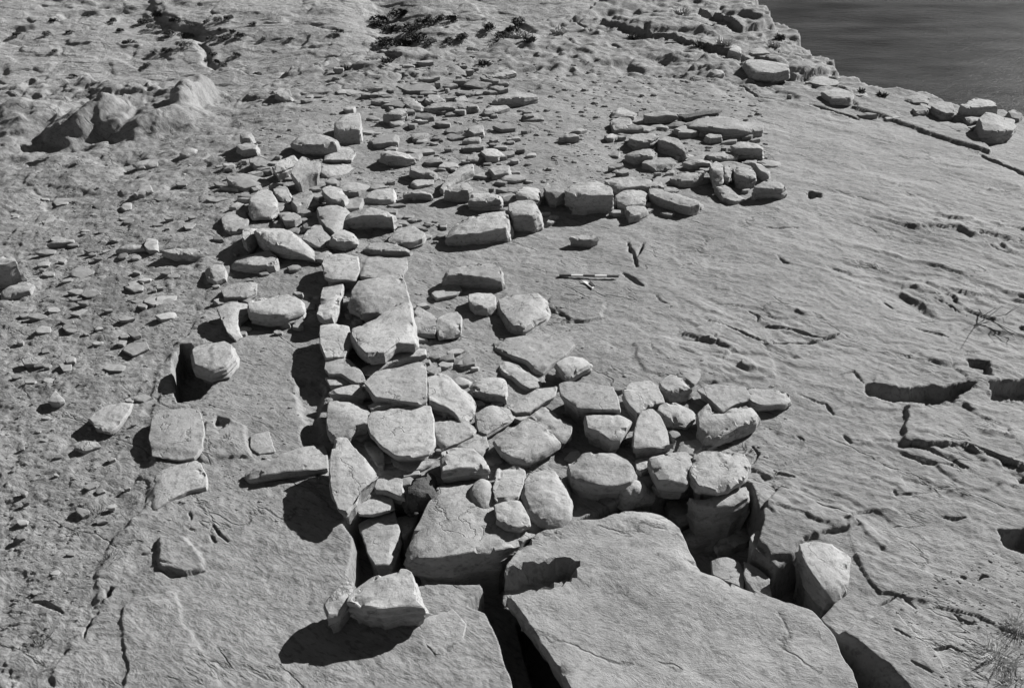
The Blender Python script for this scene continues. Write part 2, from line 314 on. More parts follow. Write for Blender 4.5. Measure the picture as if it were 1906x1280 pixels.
# far hillside across the side valley
hx = np.linspace(-70, 30, 800); hy = np.concatenate([np.linspace(12, 48, 40), np.linspace(48.2, 98, 640), np.linspace(99, 300, 60)])
HY, HX = np.meshgrid(hy, hx, indexing='ij')
def hill_h(X, Y):
    q = Y + 0.10 * X + 4.0 * fbm(X * 0.05, Y * 0.05, 3, 201)
    Z = -16.0 + 0.17 * np.maximum(0, q - 50) + 0.22 * fbm(X * 0.22, Y * 0.3, 5, 203, 0.62) + 0.07 * np.abs(fbm(X * 0.7, Y * 1.0, 4, 213, 0.6)) - 0.25 * np.abs(fbm(X * 0.16 + 3, Y * 0.2, 3, 215))
    wx = X + 1.2 * fbm(X * 0.4, Y * 0.4, 3, 221); wy = Y + 1.2 * fbm(X * 0.4 + 9, Y * 0.4, 3, 223)
    for f_, a_, k_ in ((0.075, 0.6, 1), (0.45, 0.08, 2), (1.3, 0.0, 3)):
        c_, e_ = cell(wx * f_, wy * f_ * 1.5, 230 + k_); Z += a_ * c_ * sstep(0, 0.10, e_) - 0.3 * a_ * (1 - sstep(0, 0.08, e_))
    t = (Z + 16) / 0.9 + 1.2 * fbm(X * 0.08, Y * 0.08, 3, 205); f = t - np.floor(t)
    Z += 0.22 * (np.floor(t) + sstep(0.0, 0.25, f) - t) * sstep(-0.2, 0.3, fbm(X * 0.07, Y * 0.07, 2, 209))
    # gully at the head of the valley
    g = np.abs(X + 8.5 + 0.15 * (Y - 60) + 2.5 * fbm(X * 0.1, Y * 0.12, 3, 207)); Z -= 0.7 * np.exp(-(g / 2.0) ** 2)
    Z -= 1.7 * np.maximum(0, X - 8.0 - 0.10 * (Y - 60))
    return Z
tag(big_grid('hillside', HX, HY, hill_h(HX, HY), HILL), 'pale bare rock hillside across the side valley', None, None, 'structure')
# river far below on the right
wm = bpy.data.materials.new('river_water'); wm.use_nodes = True; t = wm.node_tree; b = t.nodes['Principled BSDF']
b.inputs['Base Color'].default_value = (0.05, 0.05, 0.05, 1); b.inputs['Roughness'].default_value = 0.35; b.inputs['IOR'].default_value = 1.33
b.inputs['Specular IOR Level'].default_value = 0.03
n = t.nodes.new('ShaderNodeTexNoise'); n.inputs['Scale'].default_value = 1.2; n.inputs['Detail'].default_value = 8; n.inputs['Roughness'].default_value = 0.7
tc = t.nodes.new('ShaderNodeTexCoord'); mp = t.nodes.new('ShaderNodeMapping'); mp.inputs['Scale'].default_value = (0.5, 1.4, 1)
t.links.new(tc.outputs['Object'], mp.inputs[0]); t.links.new(mp.outputs[0], n.inputs['Vector'])
mr = t.nodes.new('ShaderNodeMapRange'); mr.inputs['From Min'].default_value = 0.35; mr.inputs['From Max'].default_value = 0.65; mr.inputs['To Min'].default_value = 0.004; mr.inputs['To Max'].default_value = 0.030
n2 = t.nodes.new('ShaderNodeTexNoise'); n2.inputs['Scale'].default_value = 0.2; n2.inputs['Detail'].default_value = 6
t.links.new(mp.outputs[0], n2.inputs['Vector']); t.links.new(n2.outputs['Fac'], mr.inputs['Value'])
cc = t.nodes.new('ShaderNodeCombineColor')
for k in range(3): t.links.new(mr.outputs[0], cc.inputs[k])
t.links.new(cc.outputs[0], b.inputs['Base Color'])
bp = t.nodes.new('ShaderNodeBump'); bp.inputs['Strength'].default_value = 0.6; bp.inputs['Distance'].default_value = 0.3
t.links.new(n.outputs['Fac'], bp.inputs['Height']); t.links.new(bp.outputs[0], b.inputs['Normal'])
tag(link('river', [(-900, -300, -22), (1500, -300, -22), (1500, 2200, -22), (-900, 2200, -22)], [(0, 1, 2, 3)], wm), 'dark still river water far below the ridge', None, None, 'structure')
# ================================================================== THE STONES
def stone_mesh(poly, ztop, h, zbot, seed, style='b', tilt=(0, 0), rough=1.0, mod=None):
    """poly: world xy of the top face; h: thickness of the visible side; zbot: where it meets the ground"""
    rs = np.random.RandomState(seed)
    p = np.array(poly, float); p = p.mean(0) + (p - p.mean(0)) * 1.03
    if np.sum(p[:, 0] * np.roll(p[:, 1], -1) - p[:, 1] * np.roll(p[:, 0], -1)) < 0: p = p[::-1]
    rr = 0.3 if style == 'r' else 0.03
    for _ in range(3 if style == 'r' else 1):                   # soften the corners
        q = []
        for i in range(len(p)):
            a, b = p[i], p[(i + 1) % len(p)]; q += [a * (1 - rr) + b * rr, a * rr + b * (1 - rr)]
        p = np.array(q)
    seg = np.hypot(*(np.roll(p, -1, 0) - p).T); per = seg.sum(); size = per / 3.6
    n = int(np.clip(per / 0.016, 40, 420)); cum = np.concatenate([[0], np.cumsum(seg)]); s = np.arange(n) / n * per
    pc = np.vstack([p, p[:1]]); ox = np.interp(s, cum, pc[:, 0]); oy = np.interp(s, cum, pc[:, 1])
    nx_ = np.roll(oy, -1) - np.roll(oy, 1); ny_ = -(np.roll(ox, -1) - np.roll(ox, 1)); l = np.hypot(nx_, ny_) + 1e-9; nx_ /= l; ny_ /= l
    sd_ = seed * 7.7
    j = (0.013 * size + 0.002) * fbm(ox * 9 / (0.4 + size) + sd_, oy * 9 / (0.4 + size), 4, 5, 0.6) * rough
    ox += nx_ * j; oy += ny_ * j
    A = ox * np.roll(oy, -1) - oy * np.roll(ox, -1); ar = A.sum() / 2
    cx = ((ox + np.roll(ox, -1)) * A).sum() / (6 * ar); cy = ((oy + np.roll(oy, -1)) * A).sum() / (6 * ar)
    inr = math.sqrt(abs(ar) / math.pi)
    nr = int(np.clip(inr / 0.02, 5, 26)); fr = list(np.linspace(0, 1, nr + 1)[1:-1])
    bev = min(0.0035, 0.15 * h, 0.05 * inr) * (3.0 if style == 'r' else 1.0)
    # chipped corners: a few planes cut off the top
    cuts = []
    for _ in range(rs.randint(1, 4)):
        a = rs.uniform(0, 2 * math.pi); ca, sa = math.cos(a), math.sin(a); ext = ((ox - cx) * ca + (oy - cy) * sa).max(); cuts.append((ca, sa, ext - rs.uniform(0.15, 0.45) * min(inr, 0.3), rs.uniform(0.10, 0.5)))
    facets = []                                  # broad broken planes: ridges across the top
    for _ in range(rs.randint(2, 5) if style != 'r' else 3):
        a = rs.uniform(0, 2 * math.pi); facets.append((math.cos(a), math.sin(a), rs.uniform(-0.1, 0.6) * min(inr, 0.35), rs.uniform(0.04, 0.22) * min(1, 2.5 * h / min(inr, .35)) * (0.5 if style == 's' else 1)))
    if inr > 0.45 or inr < 0.05: facets = []
    def topz(x, y, f):
        u, v = x - cx, y - cy
        k = 2.2 / (0.25 + size)
        z = ztop + tilt[0] * u + tilt[1] * v
        z = z + rough * (0.010 + 0.016 * min(size, 1)) * min(1, h * 12) * fbm(x * k + sd_, y * k, 4, 9, 0.5) + rough * 0.0018 * fbm(x * 30, y * 30 + sd_, 2, 3)
        st = fbma(u * 3 + sd_, v * 3, 3, 4) * 2.2; fs = st - np.floor(st)                # bedding steps on the top
        if style == 's' or seed % 3 == 0: z = z + 0.5 * min(0.01, h * 0.3) * (np.floor(st) + sstep(0, 0.12, fs) - st * 0.4)
        if style == 'r': z = z - 0.6 * h * np.power(f, 2.5)
        for a, b, c, m in facets: z = z - np.maximum(0, a * u + b * v - c) * m
        for a, b, c, m in cuts: z = z - np.minimum(m * np.maximum(0, u * a + v * b - c), 0.35 * h)
        return z
    # top face: outline plus inner points, triangulated, so any outline works
    ring = np.stack([ox, oy], 1); sp = max(0.012, min(inr / 16, 0.028))
    gx, gy = np.meshgrid(np.arange(ox.min(), ox.max(), sp), np.arange(oy.min(), oy.max(), sp)); gx = gx.ravel() + rs.uniform(-.25, .25, gx.size) * sp; gy = gy.ravel() + rs.uniform(-.25, .25, gy.size) * sp
    dd = sdist(gx, gy, ring[::2] if n > 160 else ring); mk = dd < -0.55 * sp; gx, gy, dd = gx[mk], gy[mk], dd[mk]
    inset = max(bev * 1.5, 0.003); rix = ox - nx_ * inset; riy = oy - ny_ * inset
    mk = dd < -(inset + 0.4 * sp); gx, gy, dd = gx[mk], gy[mk], dd[mk]
    allp = [Vector((a, b)) for a, b in ring] + [Vector((a, b)) for a, b in zip(rix, riy)] + [Vector((a, b)) for a, b in zip(gx, gy)]
    ed = [(i, (i + 1) % n) for i in range(n)]
    vo, _, fo, ov, _, _ = delaunay_2d_cdt(allp, ed, [], 1, 1e-6, True)
    tx = np.array([v[0] for v in vo]); ty = np.array([v[1] for v in vo])
    dist = np.maximum(0, -sdist(tx, ty, ring)); isr = np.full(len(vo), -1)
    for i, o_ in enumerate(ov):
        for q in o_:
            if q < n: isr[i] = q; dist[i] = 0
    cw = min(0.05, 0.35 * inr); chip = sstep(0.26, 0.34, fbm(tx * 9 + sd_, ty * 9, 3, 21)) + 0.12 * sstep(0.0, 0.3, fbm(tx * 22 + sd_, ty * 22, 2, 23))
    tz = topz(tx, ty, np.clip(1 - dist / inr, 0, 1)) - min(0.45 * h, 0.03) * min(1, inr / 0.12) * rough * 0.6 * chip * np.clip(1 - dist / cw, 0, 1)
    if mod: tz = mod(tx, ty, tz)
    tz = tz - np.where(isr >= 0, bev, 0)
    where = {int(isr[i]): i for i in range(len(vo)) if isr[i] >= 0}
    if len(where) < n: raise ValueError('ring')
    zr = np.array([tz[where[q]] for q in range(n)])
    V = [np.stack([ox, oy, zr], 1)]
    ze = V[-1][:, 2]; zl = ze.mean() - h * 0.92; ns = int(np.clip(h / 0.012, 4, 16))
    kk = np.linspace(0, 1, ns + 1)[1:]
    bulge = {'r': 0.16, 'b': 0.03, 's': 0.015}[style] * min(h, inr)
    an_ = np.arctan2(ny_, nx_); slope = 0.22 * vn(an_ * 1.3 + sd_, np.zeros(n), 31) + 0.16 * np.maximum(0, nx_) + 0.06 * np.minimum(0, ny_) + 0.03
    if inr > 0.45: slope = slope * 0.12
    for k in kk:
        z = ze * (1 - k) + zl * k; off = bulge * math.sin(math.pi * min(1, k * 0.8)) * 2 - 0.10 * h * k
        side = fbm(ox * 8 + sd_, oy * 8, 3, 13); layer = vn(np.full(n, 0.0) + sd_, z * 55 + 0.6 * side, 3)
        o_ = off + slope * h * k + min(0.016, 0.16 * h) * rough * (0.8 * fbm(ox * 12 + z * 10, oy * 12 - z * 10, 3, 15) * k ** 0.5 + 0.8 * layer * min(1, k * 4))
        V.append(np.stack([ox + nx_ * o_, oy + ny_ * o_, z], 1))
    last = V[-1]
    for k, ins in ((0.3, 0.16), (1.0, 0.24)):
        z = zl * (1 - k) + zbot * k if zbot < zl else np.full(n, zl - 0.01 * k)
        f = 1 - ins; V.append(np.stack([cx + (last[:, 0] - cx) * f, cy + (last[:, 1] - cy) * f, np.broadcast_to(z, (n,))], 1))
    co = np.concatenate(V); nt_ = len(co); idx = {}
    extra = []
    for i in range(len(vo)):
        if isr[i] >= 0: idx[i] = int(isr[i])
        else: idx[i] = nt_ + len(extra); extra.append((tx[i], ty[i], tz[i]))
    fc = []; fcx = np.array([(tx[f[0]] + tx[f[1]] + tx[f[2]]) / 3 for f in fo]); fcy = np.array([(ty[f[0]] + ty[f[1]] + ty[f[2]]) / 3 for f in fo])
    keep = sdist(fcx, fcy, ring) < 1e-5
    for f, kp in zip(fo, keep):
        if not kp: continue
        t3 = [idx[q] for q in f]; a, b, c = (vo[q] for q in f[:3])
        if (b[0] - a[0]) * (c[1] - a[1]) - (b[1] - a[1]) * (c[0] - a[0]) < 0: t3 = t3[::-1]
        fc.append(tuple(t3))
    for r in range(len(V) - 1):
        a = r * n; b = a + n
        fc += [(a + i, b + i, b + (i + 1) % n, a + (i + 1) % n) for i in range(n)]
    if extra: co = np.concatenate([co, np.array(extra)])
    c0 = np.array([cx, cy, zbot if zbot < zl else zl]); return co - c0, fc, c0
SEED = [1]
def stone(name, label, s, b, pts, style='b', mat=None, tilt=(0, 0), cat='stone', group=None, rough=1.0, sink=0.05, mod=None):
    SEED[0] += 1
    pp = P(pts) if isinstance(pts, str) else pts
    uc = sum(p[0] for p in pp) / len(pp); vb = max(p[1] for p in pp); vc = sum(p[1] for p in pp) / len(pp)
    x, y, z = onground(uc, vb + s); g0 = z
    h = max(0.012, s * depth(x, y, z) / (F * math.cos(PITCH)))
    zt = g0 + b + h
    xc, yc = onplane(uc, vc, zt)
    poly = []
    for u, v in pp:
        dx, dy, dz = ray(u, v)
        # z = zt + tilt.(xy-c)
        t = (zt - tilt[0] * xc - tilt[1] * yc - CAMH) / (dz - tilt[0] * dx - tilt[1] * dy); poly.append((dx * t, dy * t))
    zb = min(g0 - (0.42 if b < -0.02 else sink), zt - h - 0.004)
    co, fc, c0 = stone_mesh(poly, zt, h, zb, SEED[0], style, tilt, rough, mod)
    o = link(name, co, fc, mat or STONE, 22, c0); tag(o, label, cat, group); return o
# name | label | front height px | base height m | style | outline of the top face in photo pixels
DATA = """
foundation_boulder|huge flat sandstone slab filling the bottom right foreground, notched at its upper left|50|-0.09|B|950,1046 975,1015 1002,988 1060,966 1120,960 1160,942 1206,938 1240,955 1262,985 1280,1020 1300,1060 1332,1070 1420,1110 1500,1142 1540,1182 1562,1232 1600,1320 1090,1320 1070,1280 1045,1235 1000,1170 965,1122 942,1084
foundation_stone|pale slab with a long dark front edge, under the round lumpy rocks|36|-0.08|b|820,905 900,900 1000,915 1075,950 1060,962 1002,988 960,1010 935,1022 870,1030 810,1036 765,1032 760,1012 790,955
wall_stone|rough pitted grey block at the far end of the long wall|6|0.10|b|607,472 640,469 665,474 668,500 660,514 620,516 604,510 600,490
wall_stone|flat pale stone right of the rough pitted block at the long wall's end|4|0.10|s|673,478 712,480 755,480 758,495 748,510 712,516 672,513 668,495
wall_stone|large squarish stone with rounded front corner, third along the right edge of the long wall|16|0.10|b|668,516 700,512 743,508 754,526 762,560 748,553 730,562 712,572 700,566 672,568 652,560 649,550 658,530
wall_stone|narrow upright pale stone on the left edge of the long wall beside a dark gap|13|0.06|b|600,526 618,519 637,522 635,550 628,575 618,589 603,592 590,585 596,560 597,540
wall_stone|broad block with a thin crack across its top, right edge of the long wall|15|0.10|b|655,606 700,590 715,578 732,566 750,560 763,566 767,600 773,634 740,636 715,655 685,659 668,642 658,626
wall_stone|pale square stone on the left edge of the long wall, left of the cracked block|7|0.10|b|595,603 620,598 648,602 654,635 640,660 606,664 596,640
wall_stone|thin light slab edge sticking out from under the cracked block|7|0.03|s|672,682 700,671 740,656 775,645 790,648 791,660 762,664 722,677 692,692 680,692
wall_stone|pale stone on the long wall's left face, just above a small dull flat stone|6|0.08|b|606,666 625,662 650,668 672,688 680,704 664,710 646,702 636,694 612,694 604,684
wall_stone|small dull flat stone wedged in the left face of the long wall|4|0.05|s|605,702 622,697 640,700 652,710 640,716 614,717
wall_stone|small triangular stone in the left face of the long wall, over the big rounded block|4|0.07|s|612,727 640,719 666,713 680,737 650,735 616,732
wall_stone|large smooth stone with a pointed left end, in the middle of the long wall|14|0.10|b|700,685 715,681 745,677 780,670 791,673 793,700 793,740 780,747 740,742 700,737 687,724 679,710 690,695
wall_stone|small dark brick-shaped fragment set on the joint of the long wall|7|0.09|b|686,750 706,744 728,741 734,752 712,755 690,759
wall_stone|big rounded block at the left face of the long wall, above the pale upright boulder|14|0.08|b|612,740 650,736 678,744 690,765 680,784 660,789 650,800 630,810 613,804 607,780
wall_stone|largest block at the near end of the long wall with pale layered lower edge|9|0.10|s|690,768 720,762 760,755 800,752 806,790 808,822 796,838 765,846 738,843 712,830 690,805 682,785
wall_stone|low pale stone tucked under the largest wall block|10|0.0|b|722,846 745,852 790,855 808,854 800,861 780,872 756,878 735,866
wall_stone|dark slab on edge leaning in the gap left of the low pale stone|12|0.02|b|680,812 690,815 708,832 716,848 713,862 702,862 690,845 678,826
wall_stone|tall pale leaning boulder with a wavy crack, near left corner of the long wall|10|0.14|b|625,815 645,813 657,830 680,852 702,876 688,890 670,906 660,930 645,948 628,938 616,910 613,870 616,840
wall_stone|small bright forked stone between the pale leaning boulder and the dark crusty rock|10|0.0|b|706,884 716,880 735,888 750,890 748,905 753,924 738,920 722,912 700,910 696,904
crusty_rock|dark rough crusty rock beside the low pale stone|12|0.02|r|772,884 790,868 804,864 810,885 805,912 795,924 772,930 757,926 750,905
wall_stone|flat grey stone with a short dark crack under the tip of the pale leaning boulder|4|-0.02|s|668,926 680,918 710,920 730,927 733,944 715,950 690,957 668,956 660,944
wall_stone|smooth tongue-shaped stone standing in the dark channel|10|-0.10|b|668,968 700,955 733,950 740,975 745,1000 738,1020 730,1046 698,1050 685,1030 676,1000 670,985
wall_stone|small grey wedge between the tongue-shaped stone and the pale slab|5|-0.12|s|740,962 760,958 780,955 766,985 750,1003 742,985
fallen_stone|small sharp stone pressed against the right edge of the long wall|9|0.03|b|771,576 778,568 800,580 812,592 815,604 808,617 795,616 773,614 771,600
fallen_stone|small square stone just right of the small sharp one beside the long wall|11|0.03|b|814,592 830,580 850,577 858,590 858,612 838,618 818,620 810,606
fallen_stone|low humped grey stone in front of the long shadowed slab inside the room|4|0.01|s|803,545 825,533 840,525 853,528 860,540 850,548 830,552 812,556
flat_rock|long slab with a deep dark front edge, alone right of the long wall's far end|24|0.0|b|838,497 870,489 910,488 930,495 933,514 905,513 870,512 832,511 824,508
fallen_stone|pale pitted stone between the dark edged slab and the big hexagonal stone|13|0.01|b|872,548 890,543 915,541 922,550 922,566 905,574 885,572 874,562
fallen_stone|big pale hexagonal stone in the middle of the room|15|0.02|b|929,552 945,543 1000,540 1016,548 1021,568 1015,580 1000,588 975,603 955,602 944,590 932,570
flat_rock|long flat slab lying level with the ground right of centre|9|0.0|s|920,633 960,627 1000,620 1040,622 1068,640 1052,660 1030,674 1010,690 995,684 980,670 942,656 926,646
fallen_stone|tilted rectangular stone over a black hollow, right of the long level slab|20|0.02|b|1034,676 1060,662 1085,661 1100,671 1078,685 1056,698
fallen_stone|elongated brownish stone lying diagonally in front of the long level slab|8|0.0|b|930,676 942,665 965,677 985,692 1004,705 1003,717 985,721 970,714 955,700 936,690
fallen_stone|small pale block with a dark front, left of the diagonal elongated stone|18|0.02|b|874,716 885,703 915,700 938,700 944,716 941,731 905,729 880,724
fallen_stone|large sloping boulder with its point towards the viewer, touching the long wall's right edge|12|0.06|b|797,698 820,691 838,697 855,714 878,730 883,745 880,764 870,780 858,782 845,764 825,750 799,742
fallen_stone|rounded pale stone right of the sloping boulder|7|0.05|b|884,765 905,755 925,750 950,756 960,770 950,780 930,790 905,803 890,795
fallen_stone|flat triangular stone between the small pale block and the big trapezoid stone|5|0.03|s|945,755 975,735 1000,722 1036,718 1032,735 1015,745 985,764 960,768
fallen_stone|large diamond-shaped flat stone in the middle of the heap|11|0.06|b|920,815 950,795 980,778 1000,787 1034,810 1042,820 1010,838 980,851 950,848 935,838 926,826
fallen_stone|pale angular stone against the right side of the diamond-shaped stone|9|0.06|b|985,773 1008,757 1020,755 1030,765 1045,780 1065,787 1063,806 1046,815 1012,793
fallen_stone|big pale trapezoid stone with a thin dark line under it, top of the heap|5|0.14|b|1041,712 1060,708 1100,713 1140,718 1150,745 1153,761 1110,760 1074,756 1056,742 1044,732
fallen_stone|pale shield-shaped stone directly below the big trapezoid stone|18|0.08|b|1090,766 1120,763 1155,768 1176,780 1166,795 1154,814 1138,817 1114,800 1094,794
fallen_stone|layered stone with curved cracks, right of the big trapezoid stone|11|0.08|s|1160,722 1175,710 1210,706 1222,715 1233,735 1236,748 1205,755 1188,766 1173,752 1164,740
fallen_stone|dark fronted triangular stone at the upper right of the heap|17|0.04|b|1228,708 1248,692 1270,705 1289,722 1266,727 1242,727 1231,718
fallen_stone|light flat stone lying just behind the dark fronted triangular stone|3|0.01|s|1262,680 1278,670 1305,685 1303,700 1292,714 1274,700 1264,690
fallen_stone|smooth rounded stone between the pale pyramid stone and the long right-hand boulder|18|0.03|b|1228,748 1260,744 1280,750 1291,765 1290,777 1276,788 1252,779 1237,769 1225,758
fallen_stone|pale pyramid-shaped stone standing among the right-hand heap|10|0.09|b|1196,760 1214,758 1228,771 1244,803 1254,831 1225,833 1180,829 1182,800 1188,776
fallen_boulder|long heavy boulder with a shaded hollow in its front, right of the heap|26|0.04|b|1300,762 1320,746 1326,764 1346,765 1372,752 1400,748 1413,764 1406,776 1370,790 1342,803 1315,801 1303,786
flat_rock|flat slab lying behind the long heavy boulder|4|0.06|s|1298,724 1330,714 1385,719 1400,742 1370,750 1346,763 1326,746
fallen_stone|flat pale stone at the far right end of the heap|14|0.02|b|1380,728 1400,720 1440,725 1465,728 1473,741 1460,750 1418,752 1400,746
wall_stone|blocky stone with a bent crack in the front course, right of the small rubble|20|0.05|s|1208,848 1238,838 1276,838 1289,848 1285,878 1279,896 1250,894 1226,890 1215,870
wall_stone|large bright stone at the right end of the front course|16|0.08|s|1292,846 1310,839 1350,842 1385,845 1397,864 1386,884 1362,902 1338,908 1302,899 1286,880
wall_stone|bright topped block under the right end of the front course|40|-0.10|b|1284,924 1312,930 1350,917 1388,901 1392,925 1365,938 1330,942 1300,940
wall_stone|dark sloping stone deep in the shadowed hollow at the right end|10|-0.26|b|1332,1010 1345,990 1368,984 1400,962 1416,958 1410,985 1390,1008 1360,1018 1338,1020
wall_stone|dark stone low in the hollow under the bent-crack block|12|-0.20|b|1240,935 1268,922 1292,935 1290,955 1262,962 1246,952
wall_stone|dark stone deeper in the hollow beside the huge slab's edge|12|-0.26|b|1270,985 1300,972 1328,985 1325,1000 1296,1008 1276,1000
wall_stone|pale rough stone wedged at the top of the black hollow|14|-0.06|b|1396,1000 1410,985 1428,992 1436,1012 1420,1028 1402,1020
wall_stone|pale small boulder at the edge of the hollow, touching the huge slab|6|-0.10|b|1325,1038 1355,1036 1375,1045 1387,1065 1382,1092 1352,1080 1328,1066
bedrock_ledge|weathered grey ledge between the huge slab and the black hollow|6|-0.08|s|1385,1042 1410,1058 1430,1075 1436,1112 1402,1098 1388,1080
fallen_block|pale square block tilted over the black hollow on the right|36|-0.06|b|1487,1012 1515,1008 1550,1010 1584,1030 1582,1070 1572,1110 1546,1104 1522,1078 1502,1050
wall_stone|big rounded stone in the front course above the huge slab|30|0.02|b|1058,856 1085,842 1140,838 1166,848 1182,868 1176,886 1150,896 1118,898 1090,892 1064,880
wall_stone|small rounded crumbly stone right below the big rounded one|20|0.0|r|1150,900 1165,886 1190,880 1209,889 1206,906 1182,915 1155,917
lumpy_rock|large round lumpy rock resting on the pale foundation slab|10|0.06|r|974,882 998,868 1030,864 1046,880 1062,905 1067,935 1060,955 1030,966 1000,961 984,940 970,915
lumpy_rock|rounded stone left of the large lumpy rock, over a smaller one|8|0.06|b|925,870 960,867 978,874 973,905 966,922 942,930 920,926 916,905 922,890
lumpy_rock|small egg-shaped rock at the left end of the lumpy group|10|0.05|r|884,884 900,879 919,888 924,905 920,936 905,942 884,932 875,915 876,896
lumpy_rock|lowest knobbly rock of the lumpy group, overhanging the slab's shadow|10|0.06|b|920,936 942,930 966,924 976,940 988,970 966,980 944,978 924,964
wall_stone|grey stone with a smooth dark front, behind the egg-shaped rock|24|0.02|b|822,842 850,832 880,834 900,848 911,866 885,867 850,870 824,874
wall_stone|low flat stone right of the largest wall block|6|0.04|s|808,785 840,779 870,784 888,795 880,808 850,822 825,832 812,818
wall_stone|small shaded flat stone between the low flat stone and the diamond-shaped stone|4|0.03|s|845,828 870,812 903,805 909,830 896,848 880,838
rubble_stone|small crumbly stone wedged left of the block with the bent crack|10|0.0|b|1182,852 1195,843 1208,846 1209,868 1195,878 1185,870
foreground_boulder|large pale rock with a ragged dark lower rim, throwing the longest shadow in the foreground|38|0.09|b|648,1098 664,1078 690,1060 745,1055 764,1062 773,1090 789,1122 752,1124 704,1130 668,1122 645,1112
foreground_rock|small knobbly rocks leaning on the left side of the large foreground rock|24|0.10|b|604,1122 616,1104 640,1080 655,1076 653,1098 642,1120 628,1138 610,1140
rock_flake|tongue of rock peeling off the bedrock below the large foreground rock|6|-0.015|s|782,1160 800,1140 840,1130 868,1160 862,1185 842,1205 832,1218 812,1216 796,1200
fallen_boulder|smooth pale boulder with a dark shaded underside at the far left of the front course|13|-0.02|b|290,872 310,852 345,846 372,862 384,885 382,904 352,910 320,924 288,940 266,936 272,910
fallen_boulder|broad pale boulder standing behind the smooth one on the left|5|0.02|b|284,778 300,764 345,760 372,766 379,790 376,830 360,848 330,850 282,842 278,812
wall_stone|long tapering slab running left from the long wall with a dark front|22|0.0|b|464,862 500,845 550,830 599,818 606,836 606,860 560,868 500,876 462,882 452,872
wall_stone|small pale cube in the shadow behind the long tapering slab|4|0.0|b|466,808 500,801 506,820 512,838 482,842 466,832
fallen_boulder|dome-shaped boulder over a black hollow at the left|24|0.03|b|358,650 378,632 408,626 430,640 432,660 416,676 390,684 363,674
fallen_stone|pale wedge standing on the left wall line with a big dark shadow to its right|14|0.03|b|402,571 430,562 461,562 462,574 443,588 440,604 446,610 434,617 421,611 411,590
fallen_stone|pale broad stone overhanging the big dark shadow, left room|22|0.03|b|462,561 490,552 535,547 558,554 563,567 532,580 500,582 466,578
flat_rock|flat thin grey slab behind the pale broad overhanging stone|6|0.02|s|420,530 450,522 478,525 476,543 458,552 417,552 412,540
fallen_stone|long pale stone on the left wall line above the grey slab|14|0.01|b|420,476 455,469 500,465 516,479 508,490 480,494 450,490 428,484
fallen_stone|rounded pale stone at the left end of the long pale stone|8|0.02|b|381,496 395,487 414,487 420,500 418,514 400,520 386,511
flat_rock|big diagonal slab sloping to the right over a long dark shadow|18|0.06|b|470,414 500,410 530,418 556,440 588,458 592,466 585,472 545,460 510,452 490,441 478,428
fallen_stone|pale stone at the upper left end of the big diagonal slab|18|0.03|b|452,425 462,414 474,412 480,426 472,438 458,450 450,440
fallen_stone|square pale stone right of the big diagonal slab|8|0.05|b|562,443 575,425 586,418 605,420 621,428 613,440 601,456 580,449
fallen_stone|pale stone with a black gap under it, two places right of the big diagonal slab|16|0.03|b|612,442 625,430 640,423 659,431 661,445 640,449
fallen_boulder|brightest white boulder at the left corner of the ruin|12|0.06|b|468,364 480,352 500,347 512,364 516,380 500,390 470,391 462,380
fallen_stone|rough pale stone at the outer left of the corner heap|8|0.0|b|411,402 420,392 440,387 456,394 463,410 450,422 430,428 415,420
fallen_stone|grey stone in the shade in front of the white corner boulder|8|0.04|b|516,392 538,388 560,404 548,412 527,410
fallen_boulder|large rectangular pale stone at the right of the corner heap|10|0.08|b|590,386 605,375 630,371 649,385 641,400 630,414 622,422 606,416 596,405
fallen_stone|white wedge standing on top of the corner heap|12|0.14|b|541,318 552,302 562,290 576,295 596,302 590,315 570,320 554,331
fallen_stone|oval grey stone left of the white wedge on the corner heap|9|0.10|b|508,309 520,298 545,288 556,295 552,304 530,312 512,316
flat_rock|bright oval slab over a black shadow behind the corner heap|14|0.04|s|540,257 556,248 590,246 615,251 626,257 622,264 600,268 560,268 547,263
fallen_block|pale cube with a dark front standing upright near the back left|26|0.0|b|623,224 632,212 650,203 668,205 672,224 668,236 630,236 624,231
flat_rock|flat square slab right of the bright oval slab|4|0.01|s|605,285 615,272 650,272 661,285 653,297 625,297 603,296
fallen_stone|pair of leaning splinters on the right flank of the corner heap|10|0.10|b|598,350 615,342 634,348 646,362 640,372 616,370 604,360
fallen_stone|grey face of a leaning stone in the middle of the corner heap|14|0.04|b|545,356 560,343 575,350 582,360 570,374 552,384 542,372
fallen_stone|small round stone with a dark left side on the corner heap|10|0.04|b|508,350 520,342 535,348 541,359 530,364 512,359
flat_rock|thin flat slab right of the white wedge|4|0.01|s|600,308 650,304 663,315 655,324 610,326 598,318
fallen_stone|pale humped stone lying alone inside the back room|12|0.0|b|678,364 695,350 720,345 732,350 733,366 705,368
flat_rock|thin flat brick-like slab with a dark front in the back room|13|0.0|b|751,357 775,354 801,357 802,360 765,360 751,361
fallen_stone|small pale stone just behind the brick-like slab|5|0.0|b|764,340 780,331 808,328 806,339 776,346
flat_rock|slab propped at a slant in the back room, the farther of two|12|0.02|s|820,344 835,326 858,311 879,300 880,316 860,324 838,337 825,348
fallen_stone|dark fronted stone below the slanting slab in the back room|20|0.02|b|828,350 845,339 868,335 878,345 870,350 850,352
wall_stone|flat pale stone with a dark edge left of the middle wall row|16|0.02|s|872,372 880,358 905,355 933,360 930,371 900,374
wall_stone|upright barrel-like block with a bright right side, standing in front of the middle wall row|30|0.0|b|948,379 964,373 990,371 1000,377 1003,394 990,400 956,400 946,391
wall_stone|long pale boulder with a broad dark face left of the barrel-like block|26|0.0|b|832,430 836,420 860,405 900,397 944,394 946,412 940,422 905,428 860,431
